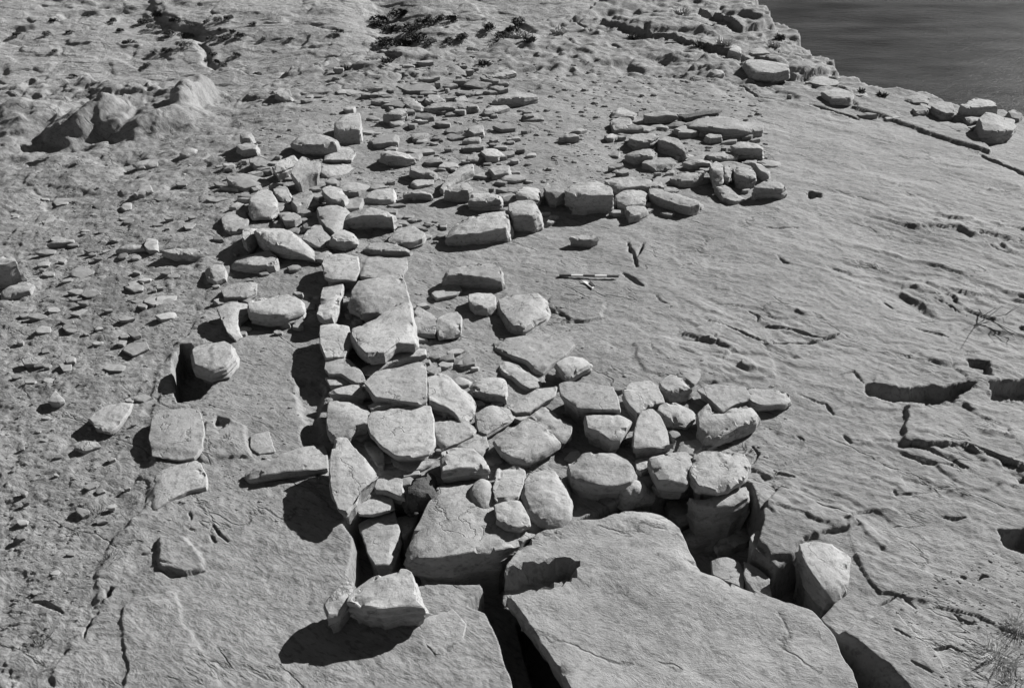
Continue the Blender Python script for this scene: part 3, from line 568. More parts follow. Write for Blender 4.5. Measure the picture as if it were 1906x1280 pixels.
wall_stone|pale blocky stone in the middle wall row, directly behind the barrel-like block|12|0.05|b|960,360 965,348 980,344 1003,344 1004,364 985,367
wall_stone|leaning grey stone in the middle wall row left of the longest pale stone|14|0.05|b|1012,350 1020,340 1036,345 1051,360 1036,365 1022,362
wall_stone|longest pale stone of the middle wall row, above the widest black shadow|26|0.06|b|1052,350 1060,340 1090,336 1125,338 1138,349 1140,361 1100,363 1070,361
wall_stone|thin pale slab at the right of the middle wall row|10|0.05|s|1125,338 1140,332 1180,330 1230,339 1236,348 1190,347 1152,351
wall_stone|pale rounded stone in the middle wall row, under the thin pale slab|12|0.03|b|1146,362 1165,352 1195,350 1206,358 1200,371 1166,376 1150,371
wall_stone|small squarish stone standing in front of the right part of the middle wall row|12|0.0|b|1165,386 1171,378 1199,378 1205,391 1190,399 1172,403
wall_stone|tapering slab at the right end of the middle wall row, over a dark pocket|14|0.02|s|1206,345 1230,350 1260,360 1300,372 1301,379 1282,384 1255,377 1210,362
wall_stone|long low wall stone with a dark face, between the corner heap and the middle row|26|0.0|b|640,400 648,388 690,386 735,397 728,402 690,400 655,401
flat_rock|thin slab with a dark edge at the far end of the long wall|9|0.0|s|675,461 690,452 740,451 766,461 760,466 700,465
flat_rock|small slab behind the thin dark edged slab by the wall's end|9|0.02|s|722,444 740,425 770,420 791,434 786,444 765,451 742,451
fallen_stone|small triangular dark stone in the far row of the ruin|10|0.0|b|792,186 798,170 808,168 828,186 812,190
flat_rock|long bright topped slab in the far row of the ruin|11|0.0|s|790,196 810,190 860,190 886,192 887,196 860,198 820,199 796,199
flat_rock|thin pale slab right of the long bright topped slab|7|0.0|s|898,205 910,197 940,195 948,199 930,204 905,208
flat_rock|broad slab with a pale top and black front at the right of the far row|14|0.0|b|917,182 930,172 960,167 995,170 1001,176 975,181 940,182
flat_rock|dark fronted slab at the left of the far row|13|0.02|s|712,212 730,204 755,200 757,208 745,213 720,213
fallen_stone|pale leaning stone in the far row left of the small dark triangle|9|0.0|b|748,180 765,182 790,193 788,200 765,197 750,189
fallen_stone|small pale stone in the far row above the dark fronted slab|5|0.0|b|720,196 744,190 748,198 726,202
fallen_stone|light stone between the dark triangle and the broad slab of the far row|6|0.0|b|845,182 865,177 871,186 850,189
flat_rock|thin slab lying alone beyond the far row|6|0.0|s|905,140 930,134 958,130 961,134 935,140 912,143
fallen_stone|small pale stone behind the black shadowed slab of the back room|8|0.0|b|765,250 775,243 790,241 798,249 786,255 768,256
flat_rock|dark fronted slab casting the blackest shadow in the back room|17|0.0|b|708,285 724,276 760,280 772,287 755,291 720,291
fallen_stone|stone right below the blackest shadow of the back room|14|0.0|b|765,308 790,312 813,319 808,324 780,322 764,316
fallen_stone|dark upright triangular stone in the far part of the back room|12|0.0|b|870,240 884,225 898,227 900,243 882,247
flat_rock|small tilted slab right of the middle of the back room|10|0.0|b|895,282 905,272 925,274 940,284 925,291 905,292
fallen_stone|dark hunched stone right of the slanting slab|12|0.0|b|908,311 925,303 948,308 946,318 920,322
fallen_stone|pale flat stone at the far left of the right-hand group|7|0.0|s|1138,213 1142,203 1160,200 1186,212 1180,217 1150,215
fallen_block|pale squared stone just in front of the flat stone, far right-hand group|9|0.0|b|1137,226 1155,217 1175,222 1171,236 1142,239
flat_rock|thin straight slab with a dark front, top of the right-hand group|13|0.0|s|1198,212 1230,206 1262,207 1263,213 1230,216 1205,216
dark_splinter|thin dark pointed splinter of rock sticking out right of the thin straight slab|3|0.05|s|1262,214 1300,208 1345,203 1336,209 1300,215 1275,219
flat_rock|big layered slab with a dark underside, largest of the right-hand group|17|0.0|s|1276,220 1300,213 1340,212 1380,225 1420,224 1421,233 1390,239 1350,239 1310,234 1285,229
fallen_stone|small rounded light stone under the front of the big layered slab|10|0.0|b|1313,252 1325,245 1342,249 1343,255 1322,257
fallen_stone|pale stone with a dark curved front in the right-hand group|14|0.02|b|1171,255 1180,245 1220,243 1226,254 1210,261 1185,261
flat_rock|leaning slab with a big dark face in the right-hand group|18|0.02|b|1225,252 1240,249 1265,261 1281,271 1275,275 1246,267 1228,261
flat_rock|narrow bright slab below the dark curved front stone|14|0.01|b|1163,284 1171,277 1210,276 1223,282 1215,289 1180,290
flat_rock|pointed flat slab lying lowest at the left of the right-hand group|10|0.0|s|1195,302 1210,292 1245,291 1261,299 1250,308 1220,310
flat_rock|thin bright edged slab in the centre of the right-hand group|12|0.0|s|1270,298 1300,295 1325,298 1322,303 1285,303
flat_rock|split slab in the upper centre of the right-hand group|9|0.03|s|1315,285 1345,281 1376,283 1372,291 1345,294 1320,291
flat_rock|long slab over a deep shadow at the right of the right-hand group|18|0.04|s|1360,268 1385,261 1421,270 1420,275 1390,275 1370,274
fallen_block|cube-like stone with a dark front at the right of the right-hand group|20|0.02|b|1364,312 1380,306 1402,309 1409,324 1395,328 1371,323
fallen_stone|leaning narrow stone right of the cube-like stone|13|0.02|b|1404,303 1415,302 1436,319 1432,325 1416,317
fallen_block|pale brick-shaped stone at the right end of the right-hand group|20|0.0|b|1404,346 1430,333 1455,336 1463,344 1455,349 1412,350
fallen_stone|light stone in front of the cube-like stone|12|0.0|b|1332,349 1350,345 1376,360 1368,366 1346,364
upright_stone|thin upright stone with a light edge left of the cube-like stone|20|0.04|b|1322,308 1333,300 1345,308 1346,326 1330,330
upright_stone|narrow upright stone squeezed against the cube-like stone|16|0.03|b|1348,306 1358,304 1363,318 1358,330 1349,326
flat_rock|pale slab left of the upright stones|14|0.0|s|1247,328 1262,320 1300,318 1309,327 1290,333 1265,333
flat_rock|small brick-like slab lying alone left of the right-hand group|11|0.0|b|1038,254 1046,249 1075,248 1078,252 1060,254
fallen_stone|small flake near the lone brick-like slab|6|0.0|b|1058,242 1072,238 1094,240 1080,244
fallen_stone|small stone at the left tip of the right-hand group|8|0.0|b|1125,250 1140,247 1150,250 1142,255 1130,256
flat_rock|flat stone with a dark front lying alone between middle row and scale bar|15|0.0|s|1060,441 1075,435 1100,436 1114,440 1100,444 1070,443
rim_boulder|big pale slab lying on the rim above the water|15|0.05|b|1384,118 1396,110 1440,112 1466,118 1469,127 1440,131 1402,129
rim_boulder|small white capped block at the left of the rim pile|20|0.05|b|1357,93 1364,83 1378,85 1381,95
rim_boulder|dark backed slab behind the big pale rim slab|10|0.05|b|1386,90 1400,82 1424,89 1433,99 1402,99
rim_boulder|small block standing apart left of the rim pile|10|0.0|b|1282,104 1290,97 1304,98 1306,105 1294,108
rim_boulder|small dark stone in front of the rim pile|10|0.0|b|1318,133 1330,127 1345,128 1348,136 1330,139
rim_boulder|pale slab on the rim halfway to the white stones|8|0.03|b|1678,180 1698,172 1730,181 1728,190 1700,188
rim_boulder|white broken block on the rim, left of the stacked white slabs|14|0.03|b|1734,197 1750,188 1770,190 1778,207 1760,209 1744,203
rim_boulder|topmost white slab of the pile at the right rim|14|0.12|b|1788,195 1815,183 1850,184 1858,194 1820,198 1800,200
rim_boulder|white slab tilting down to the right in the pile at the right rim|16|0.08|b|1826,211 1840,203 1870,220 1893,234 1885,240 1860,238 1834,227
rim_boulder|small white stone at the foot of the right rim pile|6|0.0|b|1800,234 1812,229 1830,231 1828,237 1808,238
rim_boulder|white stone at the very edge of the picture on the right rim|8|0.0|b|1876,208 1886,204 1904,214 1898,219 1884,216
rim_boulder|pale block leaning in the middle of the right rim pile|14|0.02|b|1850,222 1868,214 1890,222 1886,236 1862,240
rim_boulder|long pale slab at the front foot of the right rim pile|8|0.0|b|1796,248 1830,240 1872,246 1868,256 1820,258
rim_boulder|small pale stone between the broken block and the rim pile|8|0.0|b|1772,214 1784,208 1796,212 1792,222 1776,222
rim_boulder|bright slab standing left of the broken white block on the rim|10|0.02|s|1700,200 1716,192 1732,198 1728,206 1706,208
rim_boulder|layered pale slab on the rim just below the ledge stone|10|0.03|s|1530,168 1556,160 1590,172 1584,182 1548,180
rim_boulder|grey slab under the right rim pile|12|0.0|b|1790,215 1810,206 1830,212 1832,222 1805,226
rim_boulder|pale ledge stone on the rim right of the big pale slab|8|0.0|s|1500,150 1530,140 1562,146 1568,156 1530,160
rim_boulder|bright stone on the rim beside the ledge stone|8|0.0|b|1580,165 1600,160 1620,166 1616,176 1590,178
rim_boulder|low pale flat stone on the rim between ledge stone and halfway slab|5|0.0|s|1640,190 1660,186 1690,192 1680,198 1650,197
cairn_stone|upper stone of the little dark cairn on the left|12|0.10|b|445,249 458,242 470,249 466,255 449,255
cairn_stone|lower stone of the little dark cairn on the left|15|0.0|b|440,271 455,262 478,267 476,276 450,278
fallen_stone|dark faced stone near the left rim beyond the corner heap|14|0.0|b|508,172 520,163 538,167 544,178 526,178
rock_flake|big pointed flat flake on the gravel slope at the left|8|0.0|s|165,778 200,750 246,745 240,765 215,795 205,802 182,796
rock_flake|four-sided flat flake below the big pointed flake|6|0.0|s|136,830 155,818 180,820 188,829 156,838
rock_flake|small bright tent-shaped flake on the left gravel slope|4|0.02|b|88,745 103,726 120,744 110,749
fallen_stone|small upright pale stone throwing a long thin shadow on the left slope|12|0.0|b|248,359 260,345 280,343 283,354 265,358
flat_rock|flat light slab on the upper left slope|6|0.0|s|246,303 275,297 300,298 291,307 256,310
flat_rock|light slab with a dark front near the upper left edge of the ridge|10|0.0|b|333,284 350,274 367,276 362,283 346,288
fallen_stone|small pale stone on the upper left slope above the flat light slab|5|0.0|b|182,283 190,278 200,280 198,286 186,287
flat_rock|bright slab cut by the left edge of the picture|8|0.0|b|0,537 20,528 46,523 62,528 55,540 22,545 0,548
fallen_boulder|dark rounded boulder cut by the left edge of the picture|44|0.0|b|-40,478 6,476 24,480 30,486 10,492 -40,494
flat_rock|flat slab with a long thin shadow in the middle of the left slope|6|0.0|s|212,462 240,452 262,455 268,462 240,464
flat_rock|pale slab over a black pocket left of the long pale stone|12|0.0|s|300,466 330,460 362,462 376,468 350,472 318,471
fallen_stone|pale stone upright on the left slope right of the flat slab|6|0.0|b|268,456 276,438 292,437 294,462 276,464
flat_rock|shallow slab on the left slope nearer the picture edge|6|0.0|s|85,453 110,446 136,444 138,449 112,452
fallen_stone|small bright block under the long thin shadow on the left slope|4|0.0|b|224,384 230,376 244,376 244,388 232,390
flat_rock|low grey slab by the small four-sided stones on the left slope|5|0.0|s|40,668 60,664 84,664 66,676 44,678
fallen_stone|light stone left of the tent-shaped flake|5|0.0|b|120,668 130,662 140,664 138,672 124,674
"""
SKIP = 0
for ln in DATA.strip().split('\n'):
    nm, lb, s, b, st, pts = ln.split('|')
    mat = STONE; tilt = (0, 0); rough = 1.0
    cat = {'foundation_boulder': 'boulder', 'foreground_boulder': 'boulder', 'fallen_boulder': 'boulder', 'foundation_stone': 'flat stone', 'flat_rock': 'flat stone',
           'rock_outcrop': 'rock outcrop', 'bedrock_ledge': 'rock ledge', 'rock_flake': 'rock flake', 'rim_boulder': 'boulder'}.get(nm, 'stone')
    if st == 'B': st = 'b'; mat = SLAB
    if 'tongue of rock' in lb: mat = SLAB
    if nm in ('rock_outcrop', 'bedrock_ledge'): mat = SLAB; rough = 2.0
    if nm == 'crusty_rock': mat = DARKST; rough = 4.0
    if nm == 'dark_splinter': mat = DARKST
    if nm == 'lumpy_rock' or 'crumbly' in lb or 'knobbly' in lb: rough = 2.0
    if 'pyramid' in lb: tilt = (-0.45, 0.3); rough = 1.5
    if 'white wedge' in lb: tilt = (-0.35, 0.2)
    if 'tilted over the black' in lb: tilt = (-0.25, 0.08)
    if 'sloping boulder' in lb: tilt = (-0.18, 0.08)
    if 'large pale rock with a ragged' in lb: tilt = (-0.1, 0.12); rough = 1.2
    if 'tilting down to the right' in lb: tilt = (-0.3, 0.1)
    if 'leaning boulder with a wavy' in lb: tilt = (-0.2, 0.12); rough = 1.6
    if 'big diagonal slab' in lb: tilt = (-0.15, 0.08)
    if 'tongue-shaped' in lb: tilt = (0, 0.1)
    mod = None
    if nm == 'foundation_boulder':
        NT = [onplane(u, v, 0.06) for u, v in P('930,1050 962,1042 1010,1034 1060,1030 1078,1040 1074,1060 1040,1078 1000,1090 950,1098 920,1095')]
        NB = [onplane(u, v, 0.06) for u, v in P('1000,1064 1070,1040 1078,1048 1050,1068 1010,1076')]
        def mod(x, y, z):
            w_ = 0.012 * fbm(x * 14, y * 14, 3, 5); d = sdist(x, y, NT) + w_
            z = z + 0.045 * fbm(x * 1.1, y * 1.1, 3, 77) + 0.010 * fbma((x * .85 - y * .5) * 3, (x * .5 + y * .85) * 8, 4, 79, .6) - 0.006 * (fbm(x * 3, y * 3, 3, 81) > 0.12)
            z = z - 0.12 * sstep(0.0, -0.03, d)
            return z + 0.05 * sstep(0.0, -0.012, sdist(x, y, NB))
    if nm == 'foundation_stone':
        def mod(x, y, z): return z + 0.02 * fbm(x * 2, y * 2, 3, 87) + 0.005 * fbm(x * 12, y * 12, 3, 89)
    stone(nm, lb, float(s), float(b), pts, st, mat, tilt, cat, None, rough, 0.05, mod)
# ================================================================== SCALE BAR AND POINTER
BLK = flat_mat('black_paint', 0.018, 0.5, 0.3); WHT = flat_mat('white_paint', 0.5, 0.5, 0.05)
def box_between(a, b, r, m, name, parent, hgt=None):
    a = Vector(a); b = Vector(b); d = (b - a).normalized(); s = d.cross(Vector((0, 0, 1))).normalized() * r; u = Vector((0, 0, hgt or r * 2))
    vs = []
    for p in (a, b):
        for k in range(8):
            an = math.pi / 4 * k + math.pi / 8; vs.append(p + s * math.cos(an) + u * 0.5 * math.sin(an) + u * 0.5)
    fs = [(k, (k + 1) % 8, 8 + (k + 1) % 8, 8 + k) for k in range(8)] + [tuple(range(7, -1, -1)), tuple(range(8, 16))]
    return link(name, [v - parent.location for v in vs], fs, m, 50, None, parent)
xa, ya, za = onground(1041, 515); xb, yb, zb = onground(1151, 519)
za = max(gz(xa, ya), gz(xb, yb), gz((xa + xb) / 2, (ya + yb) / 2)) + 0.004
e = bpy.data.objects.new('scale_bar', None); col.objects.link(e); e.location = (xa, ya, za)
tag(e, 'black and white banded scale bar lying on the bedrock inside the ruin', 'scale bar')
for k in range(5):
    f0, f1 = k / 5, (k + 1) / 5
    box_between((xa + (xb - xa) * f0, ya + (yb - ya) * f0, za), (xa + (xb - xa) * f1, ya + (yb - ya) * f1, za), 0.013, WHT if k % 2 else BLK,
                'white_band' if k % 2 else 'black_band', e, 0.02)
def prism(name, pts, z, h, m, parent=None, loc=None):
    n = len(pts); c = loc or (0, 0, 0)
    vs = [(x - c[0], y - c[1], z - c[2]) for x, y in pts] + [(x - c[0], y - c[1], z + h - c[2]) for x, y in pts]
    A = sum(pts[i][0] * pts[(i + 1) % n][1] - pts[(i + 1) % n][0] * pts[i][1] for i in range(n))
    fs = [tuple(range(n))[::-1], tuple(range(n, 2 * n))] + [(i, (i + 1) % n, n + (i + 1) % n, n + i) for i in range(n)]
    if A < 0: fs = [f[::-1] for f in fs]
    return link(name, vs, fs, m, None, None, parent)
px, py, pz = onground(1090, 533); pz = max(gz(px, py), gz(px + .03, py), gz(px, py - .03)) + 0.003
e2 = bpy.data.objects.new('pointer', None); col.objects.link(e2); e2.location = (px, py, pz)
tag(e2, 'small black and white pointer card lying below the scale bar', 'pointer')
wp = [onground(u, v)[:2] for u, v in ((1083, 525), (1092, 526), (1105, 537), (1103, 540))]
bp_ = [onground(u, v)[:2] for u, v in ((1098, 526), (1107, 535), (1103, 537), (1096, 531))]
prism('white_half', wp, pz, 0.006, WHT, e2, e2.location); prism('black_half', bp_, pz, 0.012, BLK, e2, e2.location)
# ================================================================== LOOSE FLAKES
rnd = random.Random(7)
def pip(u, v, poly):
    c = False; n = len(poly)
    for i in range(n):
        (a, b), (d, e_) = poly[i], poly[(i + 1) % n]
        if (b > v) != (e_ > v) and u < (d - a) * (v - b) / (e_ - b) + a: c = not c
    return c
USED = [P(l.split('|')[5]) for l in DATA.strip().split('\n')]
def free(u, v): return not any(pip(u, v, q) for q in USED)
def ngon(u, v, wpx, hpx, k=None):
    k = k or rnd.randint(4, 7); a0 = rnd.uniform(0, 6.28)
    an = sorted(a0 + 2 * math.pi * (i + rnd.uniform(-.3, .3)) / k for i in range(k)); rt = rnd.uniform(-0.25, 0.1)
    out = []
    for a in an:
        x, y = math.cos(a) * wpx / 2 * rnd.uniform(.8, 1.15), math.sin(a) * hpx / 2 * rnd.uniform(.8, 1.15)
        out.append((u + x, v + y + x * rt * hpx / wpx * 2))
    return out
def scatter(n, poly, wr, sr, name, label, cat, group, st='s', tries=0):
    poly = P(poly); us = [p[0] for p in poly]; vs = [p[1] for p in poly]; k = 0
    while k < n and tries < n * 40:
        tries += 1
        u = rnd.uniform(min(us), max(us)); v = rnd.uniform(min(vs), max(vs))
        if not pip(u, v, poly) or not free(u, v): continue
        fs = max(0.12, math.sin(PITCH + math.atan((v - 640) / F)))
        wpx = rnd.uniform(*wr) * (0.45 + 0.75 * v / 900) * rnd.choice((0.6, 0.8, 1, 1, 1.5)); hpx = wpx * rnd.uniform(0.5, 0.95) * fs
        s = rnd.uniform(*sr) * (0.5 + 0.6 * v / 900)
        stone(name, label, s * (0.6 if name == 'rock_flake' else 1), -0.006 if name == 'rock_flake' else 0.0, ngon(u, v, wpx, hpx), st, FLAKE, (rnd.uniform(-.15, .15), rnd.uniform(-.1, .2)), cat, group, 0.5, 0.045); k += 1
scatter(130, '26,300 150,285 300,300 430,300 480,330 460,350 400,390 370,440 350,520 320,600 280,640 200,700 60,720 26,720', (18, 42), (2.5, 6), 'rock_flake', 'small thin sandstone flake lying on the left gravel slope', 'rock flake', 'thin flakes scattered over the left slope')
scatter(26, '26,720 260,700 270,760 240,900 160,1080 40,1150 26,1100', (10, 22), (3, 5), 'rock_flake', 'small flake on the gravel near the lower left edge', 'rock flake', 'flakes on the lower left gravel')
scatter(110, '500,195 640,120 900,110 980,150 1010,200 1000,240 900,300 700,300 660,260 690,200 600,200', (22, 56), (4, 9), 'loose_stone', 'small loose stone among the far rows of the ruin', 'stone', 'small loose stones in the far part of the ruin')
scatter(45, '1120,200 1400,200 1440,300 1400,370 1150,380 1110,260', (20, 52), (5, 10), 'loose_stone', 'small loose stone among the right-hand group', 'stone', 'small loose stones in the right-hand group', 'b')
scatter(45, '420,300 650,280 680,430 600,480 440,440', (22, 42), (5, 10), 'loose_stone', 'small loose stone in the corner heap', 'stone', 'small loose stones in the corner heap', 'b')
scatter(20, '740,400 830,400 820,450 740,450', (16, 28), (3, 5), 'loose_stone', 'small broken stone behind the far end of the long wall', 'stone', 'broken stones behind the long wall', 'b')
scatter(36, '690,340 860,290 1000,260 1060,350 1240,330 1310,375 1230,400 1000,420 830,440 730,440 640,400', (22, 50), (4, 9), 'loose_stone', 'small loose stone along the middle wall row', 'stone', 'small loose stones along the middle wall row', 's')
scatter(20, '400,440 620,470 590,600 460,640 400,600', (20, 40), (4, 8), 'loose_stone', 'small loose stone on the left wall line', 'stone', 'small loose stones on the left wall line', 's')
scatter(24, '1180,80 1400,60 1560,150 1720,210 1880,260 1800,262 1500,200 1380,150', (22, 60), (4, 10), 'loose_stone', 'small loose stone on the rim above the water', 'stone', 'small loose stones along the rim', 'b')
scatter(70, '600,560 810,560 900,700 1300,730 1400,850 1400,900 760,930 690,880 610,800', (20, 36), (5, 9), 'wedge_stone', 'small filler stone in the gaps of the heap', 'stone', 'small filler stones between the big ones', 'b')
for n_, pl, wr_, sr_, where_ in ((20, '640,165 900,145 1010,165 1000,215 800,225 700,215 650,250', (44, 84), (6, 12), 'in the far rows of the ruin'), (20, '430,300 640,290 680,400 650,450 480,440 420,420', (44, 76), (9, 15), 'in the corner heap'),
        (14, '820,345 1300,345 1300,385 830,405', (44, 76), (8, 14), 'in the middle wall row'), (16, '1140,205 1390,225 1440,300 1380,340 1180,300', (44, 80), (7, 13), 'in the right-hand group'), (10, '700,240 960,230 990,310 860,350 720,330', (44, 80), (6, 12), 'on the floor of the back room')):
    scatter(n_, pl, wr_, sr_, 'loose_flat_rock', 'flat loose slab ' + where_, 'flat stone', 'flat loose slabs ' + where_, 's')
# gravel: too many to count
def gravel(name, label, poly, n, r0, r1, seed):
    rs = random.Random(seed); poly = P(poly); us = [p[0] for p in poly]; vs_ = [p[1] for p in poly]; V = []; Fc = []
    k = 0
    while k < n:
        u = rs.uniform(min(us), max(us)); v = rs.uniform(min(vs_), max(vs_))
        if not pip(u, v, poly): continue
        x, y, z = onground(u, v); z = gz(x, y); r = rs.uniform(r0, r1) * rs.choice((.5, .7, 1, 1.6)) * (0.6 + 0.4 * y / 5)
        b0 = len(V); a0 = rs.uniform(0, 6.28); el = rs.uniform(.5, .95); fl = rs.uniform(.25, .6)
        for zz, rr in ((-0.3, 1.0), (0.5, 1.0), (0.9, 0.6)):
            for i in range(6):
                a = a0 + i * 1.047 + rs.uniform(-.2, .2); q = r * rr * rs.uniform(.8, 1.15)
                dx, dy = math.cos(a) * q, math.sin(a) * q * el
                V.append((x + dx, y + dy, z + zz * r * fl * rs.uniform(.85, 1.1)))
        for L in (0, 6):
            Fc += [(b0 + L + i, b0 + L + (i + 1) % 6, b0 + L + 6 + (i + 1) % 6, b0 + L + 6 + i) for i in range(6)]
        Fc.append(tuple(b0 + 12 + i for i in range(6))); k += 1
    tag(link(name, V, Fc, FLAKE), label, None, None, 'stuff')
gravel('gravel', 'fine gravel and chips on the left slope', '20,290 430,290 480,320 420,380 380,470 370,560 320,640 270,760 260,870 200,1000 150,1150 60,1200 -20,1200 -20,300', 2600, 0.004, 0.010, 3)
gravel('gravel', 'fine stone chips between the far rows of the ruin', '480,190 640,110 1000,100 1420,160 1440,360 1000,340 700,380 480,320', 1500, 0.008, 0.022, 4)
gravel('gravel', 'stone chips and crumbs round the fallen stones', '400,440 1000,500 1100,640 1450,700 1480,900 1300,1000 700,950 250,1000 250,760', 1500, 0.004, 0.012, 5)
gravel('gravel', 'crumbs of rock at the lower right corner', '1640,1120 1906,1000 1930,1290 1760,1290', 500, 0.003, 0.009, 6)
# ================================================================== PLANTS
LEAF = flat_mat('desert_leaf', 0.028, 0.9, 0.4, 3); STRAW = flat_mat('dry_straw', 0.38, 0.8, 0.3, 20); TWIG = flat_mat('dry_twig', 0.05, 0.9, 0.3, 20)
def shrub_mesh(seed, n=420, lf=0.11):
    rs = random.Random(seed); V = []; Fc = []
    lobes = [(rs.uniform(-.55, .55), rs.uniform(-.5, .5), rs.uniform(.25, .6), rs.uniform(.3, .5)) for _ in range(6)]
    for _ in range(n):
        cx, cy, cz, r = rs.choice(lobes); a = rs.uniform(0, 6.28); b = rs.uniform(-.6, 1.5); q = r * rs.uniform(.45, 1.05)
        c = Vector((cx + q * math.cos(a) * math.cos(b), cy + q * math.sin(a) * math.cos(b), max(0.02, cz + q * math.sin(b))))
        d = Vector((rs.gauss(0, 1), rs.gauss(0, 1), rs.gauss(0, 1))).normalized() * lf * rs.uniform(.7, 1.5); e = d.orthogonal().normalized() * lf * .5
        i = len(V); V += [c - d, c + e, c + d, c - e]; Fc.append((i, i + 1, i + 2, i + 3))
    for _ in range(7):
        a = rs.uniform(0, 6.28); t = Vector((math.cos(a) * .45, math.sin(a) * .45, .55)); i = len(V); s = Vector((-math.sin(a), math.cos(a), 0)) * .02
        V += [s, -s, t - s * .4, t + s * .4, s + Vector((0, 0, .04)), t + Vector((0, 0, .02))]; Fc += [(i, i + 1, i + 2, i + 3), (i, i + 3, i + 5, i + 4)]
    return V, Fc
V, Fc = shrub_mesh(1); proto = [link('desert_shrub', *shrub_mesh(k + 1), LEAF) for k in range(4)]
def hz(x, y): return float(hill_h(np.array([[x]], float), np.array([[y]], float))[0, 0])
def on_hill(u, v):
    dx, dy, dz = ray(u, v); lo, hi = 20.0, 110.0
    f = lambda t: CAMH + dz * t - hz(dx * t, dy * t)
    prev = 24.0
    t = 24.0
    while t < 140:
        if f(t) < 0: break
        prev = t; t += 1.0
    lo, hi = prev, t
    for _ in range(14):
        m = (lo + hi) / 2
        if f(m) > 0: lo = m
        else: hi = m
    return dx * hi, dy * hi, CAMH + dz * hi
SH = """165,32,10 211,41,14 266,45,18 294,33,20 287,55,20 327,42,18 317,69,20 352,73,20 342,88,22 240,84,18 289,101,14 312,98,16 394,75,16 418,75,18 448,71,18 406,40,14 425,37,16 385,43,12 100,42,14 88,66,14 30,67,14 410,58,12 433,62,12 490,75,10 395,105,14 405,118,14 415,125,16
440,105,14 470,48,12 137,144,12 102,97,10 541,75,10 630,65,18 706,40,22 715,85,30 728,60,24 742,35,30 762,62,36 775,80,34 790,48,32 752,92,30 798,85,26 700,50,20 820,40,22 845,42,22 835,80,20 860,75,22 912,58,24 940,75,28 955,62,26 965,48,26 930,90,22 880,98,18 480,142,14 275,125,14 225,60,12 360,50,12 130,62,10"""
first = [True] * 4
for i, q in enumerate(SH.split()):
    u, v, wd = (float(a) for a in q.split(','))
    x, y, z = on_hill(u, v); k = i % 4
    o = proto[k] if first[k] else proto[k].copy()
    if not first[k]: col.objects.link(o)
    first[k] = False
    sc_ = wd / (F / depth(x, y, z)) / 1.35; o.location = (x, y, z - 0.05 * sc_); o.scale = (sc_ * 1.1, sc_, sc_ * 0.8); o.rotation_euler = (0, 0, i * 1.7)
    if u < 660: tag(o, 'small dark round desert shrub on the pale far hillside', 'shrub', 'shrubs dotted over the far hillside')
    else: tag(o, 'dark bushy shrub crowding the gully at the head of the valley', 'shrub', 'bushes in the gully behind the ridge')
def tuft(u, v, wpx, n, m, name, label, lean=(0, 0), lenf=1.0, group=None, seed=1, thick=0.0013):
    rs = random.Random(seed); x, y, z = onground(u, v); z = gz(x, y); S = wpx / (F / depth(x, y, z)); V = []; Fc = []
    for _ in range(n):
        a = rs.uniform(0, 6.28); q = S * .45 * rs.random(); b = Vector((math.cos(a) * q, math.sin(a) * q, -0.01))
        L = S * lenf * rs.uniform(.4, 1.0); d = Vector((math.cos(a) * rs.uniform(.1, .8) + lean[0], math.sin(a) * rs.uniform(.1, .8) + lean[1], rs.uniform(.4, 1))).normalized()
        sd_ = d.cross(Vector((rs.gauss(0, 1), rs.gauss(0, 1), .3))).normalized() * thick * (0.8 + 0.3 * y / 3)
        dr = Vector((rs.uniform(-.5, .5), rs.uniform(-.5, .5), -1)) * L * .5 * rs.random(); i = len(V)
        p1 = b + d * L * .5; p2 = b + d * L + dr
        V += [b - sd_, b + sd_, p1 + sd_ * .8, p1 - sd_ * .8, p2]; Fc += [(i, i + 1, i + 2, i + 3), (i + 3, i + 2, i + 4)]
    return tag(link(name, V, Fc, m, None, (x, y, z)), label, 'plant', group)
tuft(1862, 1225, 60, 120, STRAW, 'dry_grass_tuft', 'pale dry grass tuft at the lower right edge', (0.1, 0), 1.0, None, 2)
tuft(1893, 1170, 46, 110, STRAW, 'dry_grass_tuft', 'smaller pale dry grass tuft behind the lower right one', (0, 0), 1.0, None, 3)
tuft(1885, 1275, 50, 90, STRAW, 'dry_grass_tuft', 'straw coloured tuft in the lower right corner', (-0.1, 0), 0.9, None, 4)
tuft(75, 1195, 44, 70, TWIG, 'dead_weed', 'dark tangled weed at the lower left corner', (0.2, 0), 0.7, None, 5)
tuft(110, 1130, 34, 60, TWIG, 'dead_weed', 'tangled weed above the lower left corner', (-0.2, 0), 0.7, None, 6)
tuft(200, 1040, 40, 50, TWIG, 'dead_weed', 'sparse dark weed at the left beside the bedrock slab', (0.2, 0.1), 0.8, None, 7)
tuft(178, 955, 36, 50, TWIG, 'dead_weed', 'little dark weed on the gravel above the sparse one', (0, 0), 0.8, None, 8)
tuft(245, 930, 30, 36, TWIG, 'dead_weed', 'wispy weed left of the smooth pale boulder', (0.3, 0), 0.9, None, 9)
tuft(1392, 838, 30, 50, TWIG, 'dead_weed', 'wisp of dead weed right of the long heavy boulder', (0, -0.2), 0.9, None, 10)
tuft(1412, 1038, 34, 60, TWIG, 'dead_weed', 'dark weed growing in the hollow by the tilted square block', (0, 0), 0.8, None, 11)
tuft(425, 820, 22, 24, TWIG, 'dead_weed', 'thin weed beside the small pale cube', (0.1, 0), 0.9, None, 12)
tuft(672, 800, 26, 50, STRAW, 'dry_grass_tuft', 'wisp of straw caught in the long wall beside its largest block', (0, 0.2), 0.9, None, 13)
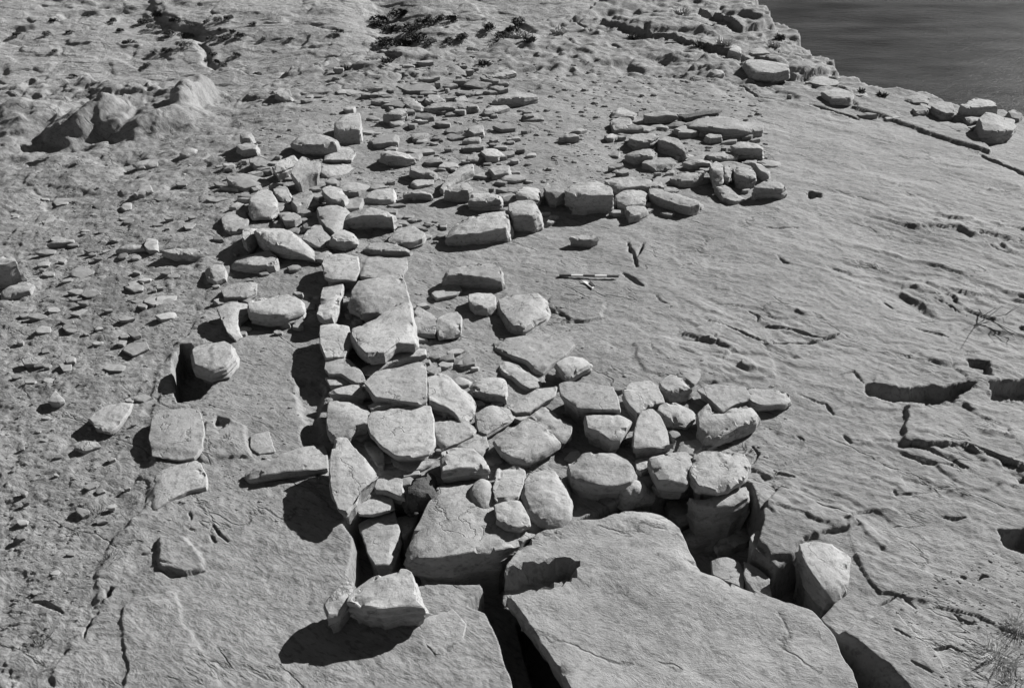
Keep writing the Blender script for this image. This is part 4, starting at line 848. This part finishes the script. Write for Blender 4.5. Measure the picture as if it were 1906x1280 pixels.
for i, (u, v, wd) in enumerate(((970, 75, 60), (985, 85, 50), (1300, 95, 50), (1345, 98, 60), (1320, 60, 40), (1450, 85, 40), (1440, 100, 40), (1640, 185, 34), (1600, 180, 30), (1712, 210, 26), (720, 120, 40), (640, 125, 40), (1040, 60, 50), (900, 120, 36), (1180, 70, 40), (1270, 40, 50))):
    tuft(u, v, wd * .42, 90, TWIG if i % 3 else STRAW, 'rim_weed', 'low dry weed growing on the far crest of the ridge', (0, 0), .9, 'dry weeds along the far crest', 20 + i, 0.006)
def twig(label, line, seed, r0=0.006):
    rs = random.Random(seed); pts = []
    for u, v, up in line:
        x, y, z = onground(u, v); pts.append(Vector((x, y, gz(x, y) + up)))
    V = []; Fc = []; c0 = pts[0].copy()
    def tube(ps, r):
        for k in range(len(ps)):
            t = ps[k]; d = (ps[min(k + 1, len(ps) - 1)] - ps[max(k - 1, 0)]).normalized(); a = d.orthogonal().normalized(); b = d.cross(a); rr = r * (1 - .7 * k / len(ps))
            for j in range(5): V.append(t + a * math.cos(j * 1.257) * rr + b * math.sin(j * 1.257) * rr - c0)
        n = len(ps); s = len(V) - 5 * n
        for k in range(n - 1):
            for j in range(5): Fc.append((s + k * 5 + j, s + k * 5 + (j + 1) % 5, s + k * 5 + 5 + (j + 1) % 5, s + k * 5 + 5 + j))
    tube(pts, r0)
    for k in range(1, len(pts)):
        for q in range(2):
            d = (pts[k] - pts[k - 1]).normalized(); s = Vector((rs.uniform(-1, 1), rs.uniform(-1, 1), rs.uniform(-.1, .5))).normalized(); L = (pts[-1] - pts[0]).length * rs.uniform(.15, .35)
            tube([pts[k], pts[k] + (d + s) * L * .5, pts[k] + (d * 1.3 + s * 1.2) * L], r0 * .5)
    tag(link('dead_branch', V, Fc, TWIG, 60, c0), label, 'branch')
twig('forked dead branch lying on the bedrock at the right edge', ((1822, 578, .01), (1826, 600, .05), (1850, 612, .03), (1882, 628, .02)), 1)
twig('dead branch beside the forked one at the right edge', ((1815, 610, .02), (1835, 600, .04), (1870, 590, .03)), 2, .005)
twig('thin stick lying in the hollow left of the tilted square block', ((1405, 1030, .03), (1425, 1050, .02), (1446, 1070, .01)), 3, .005)
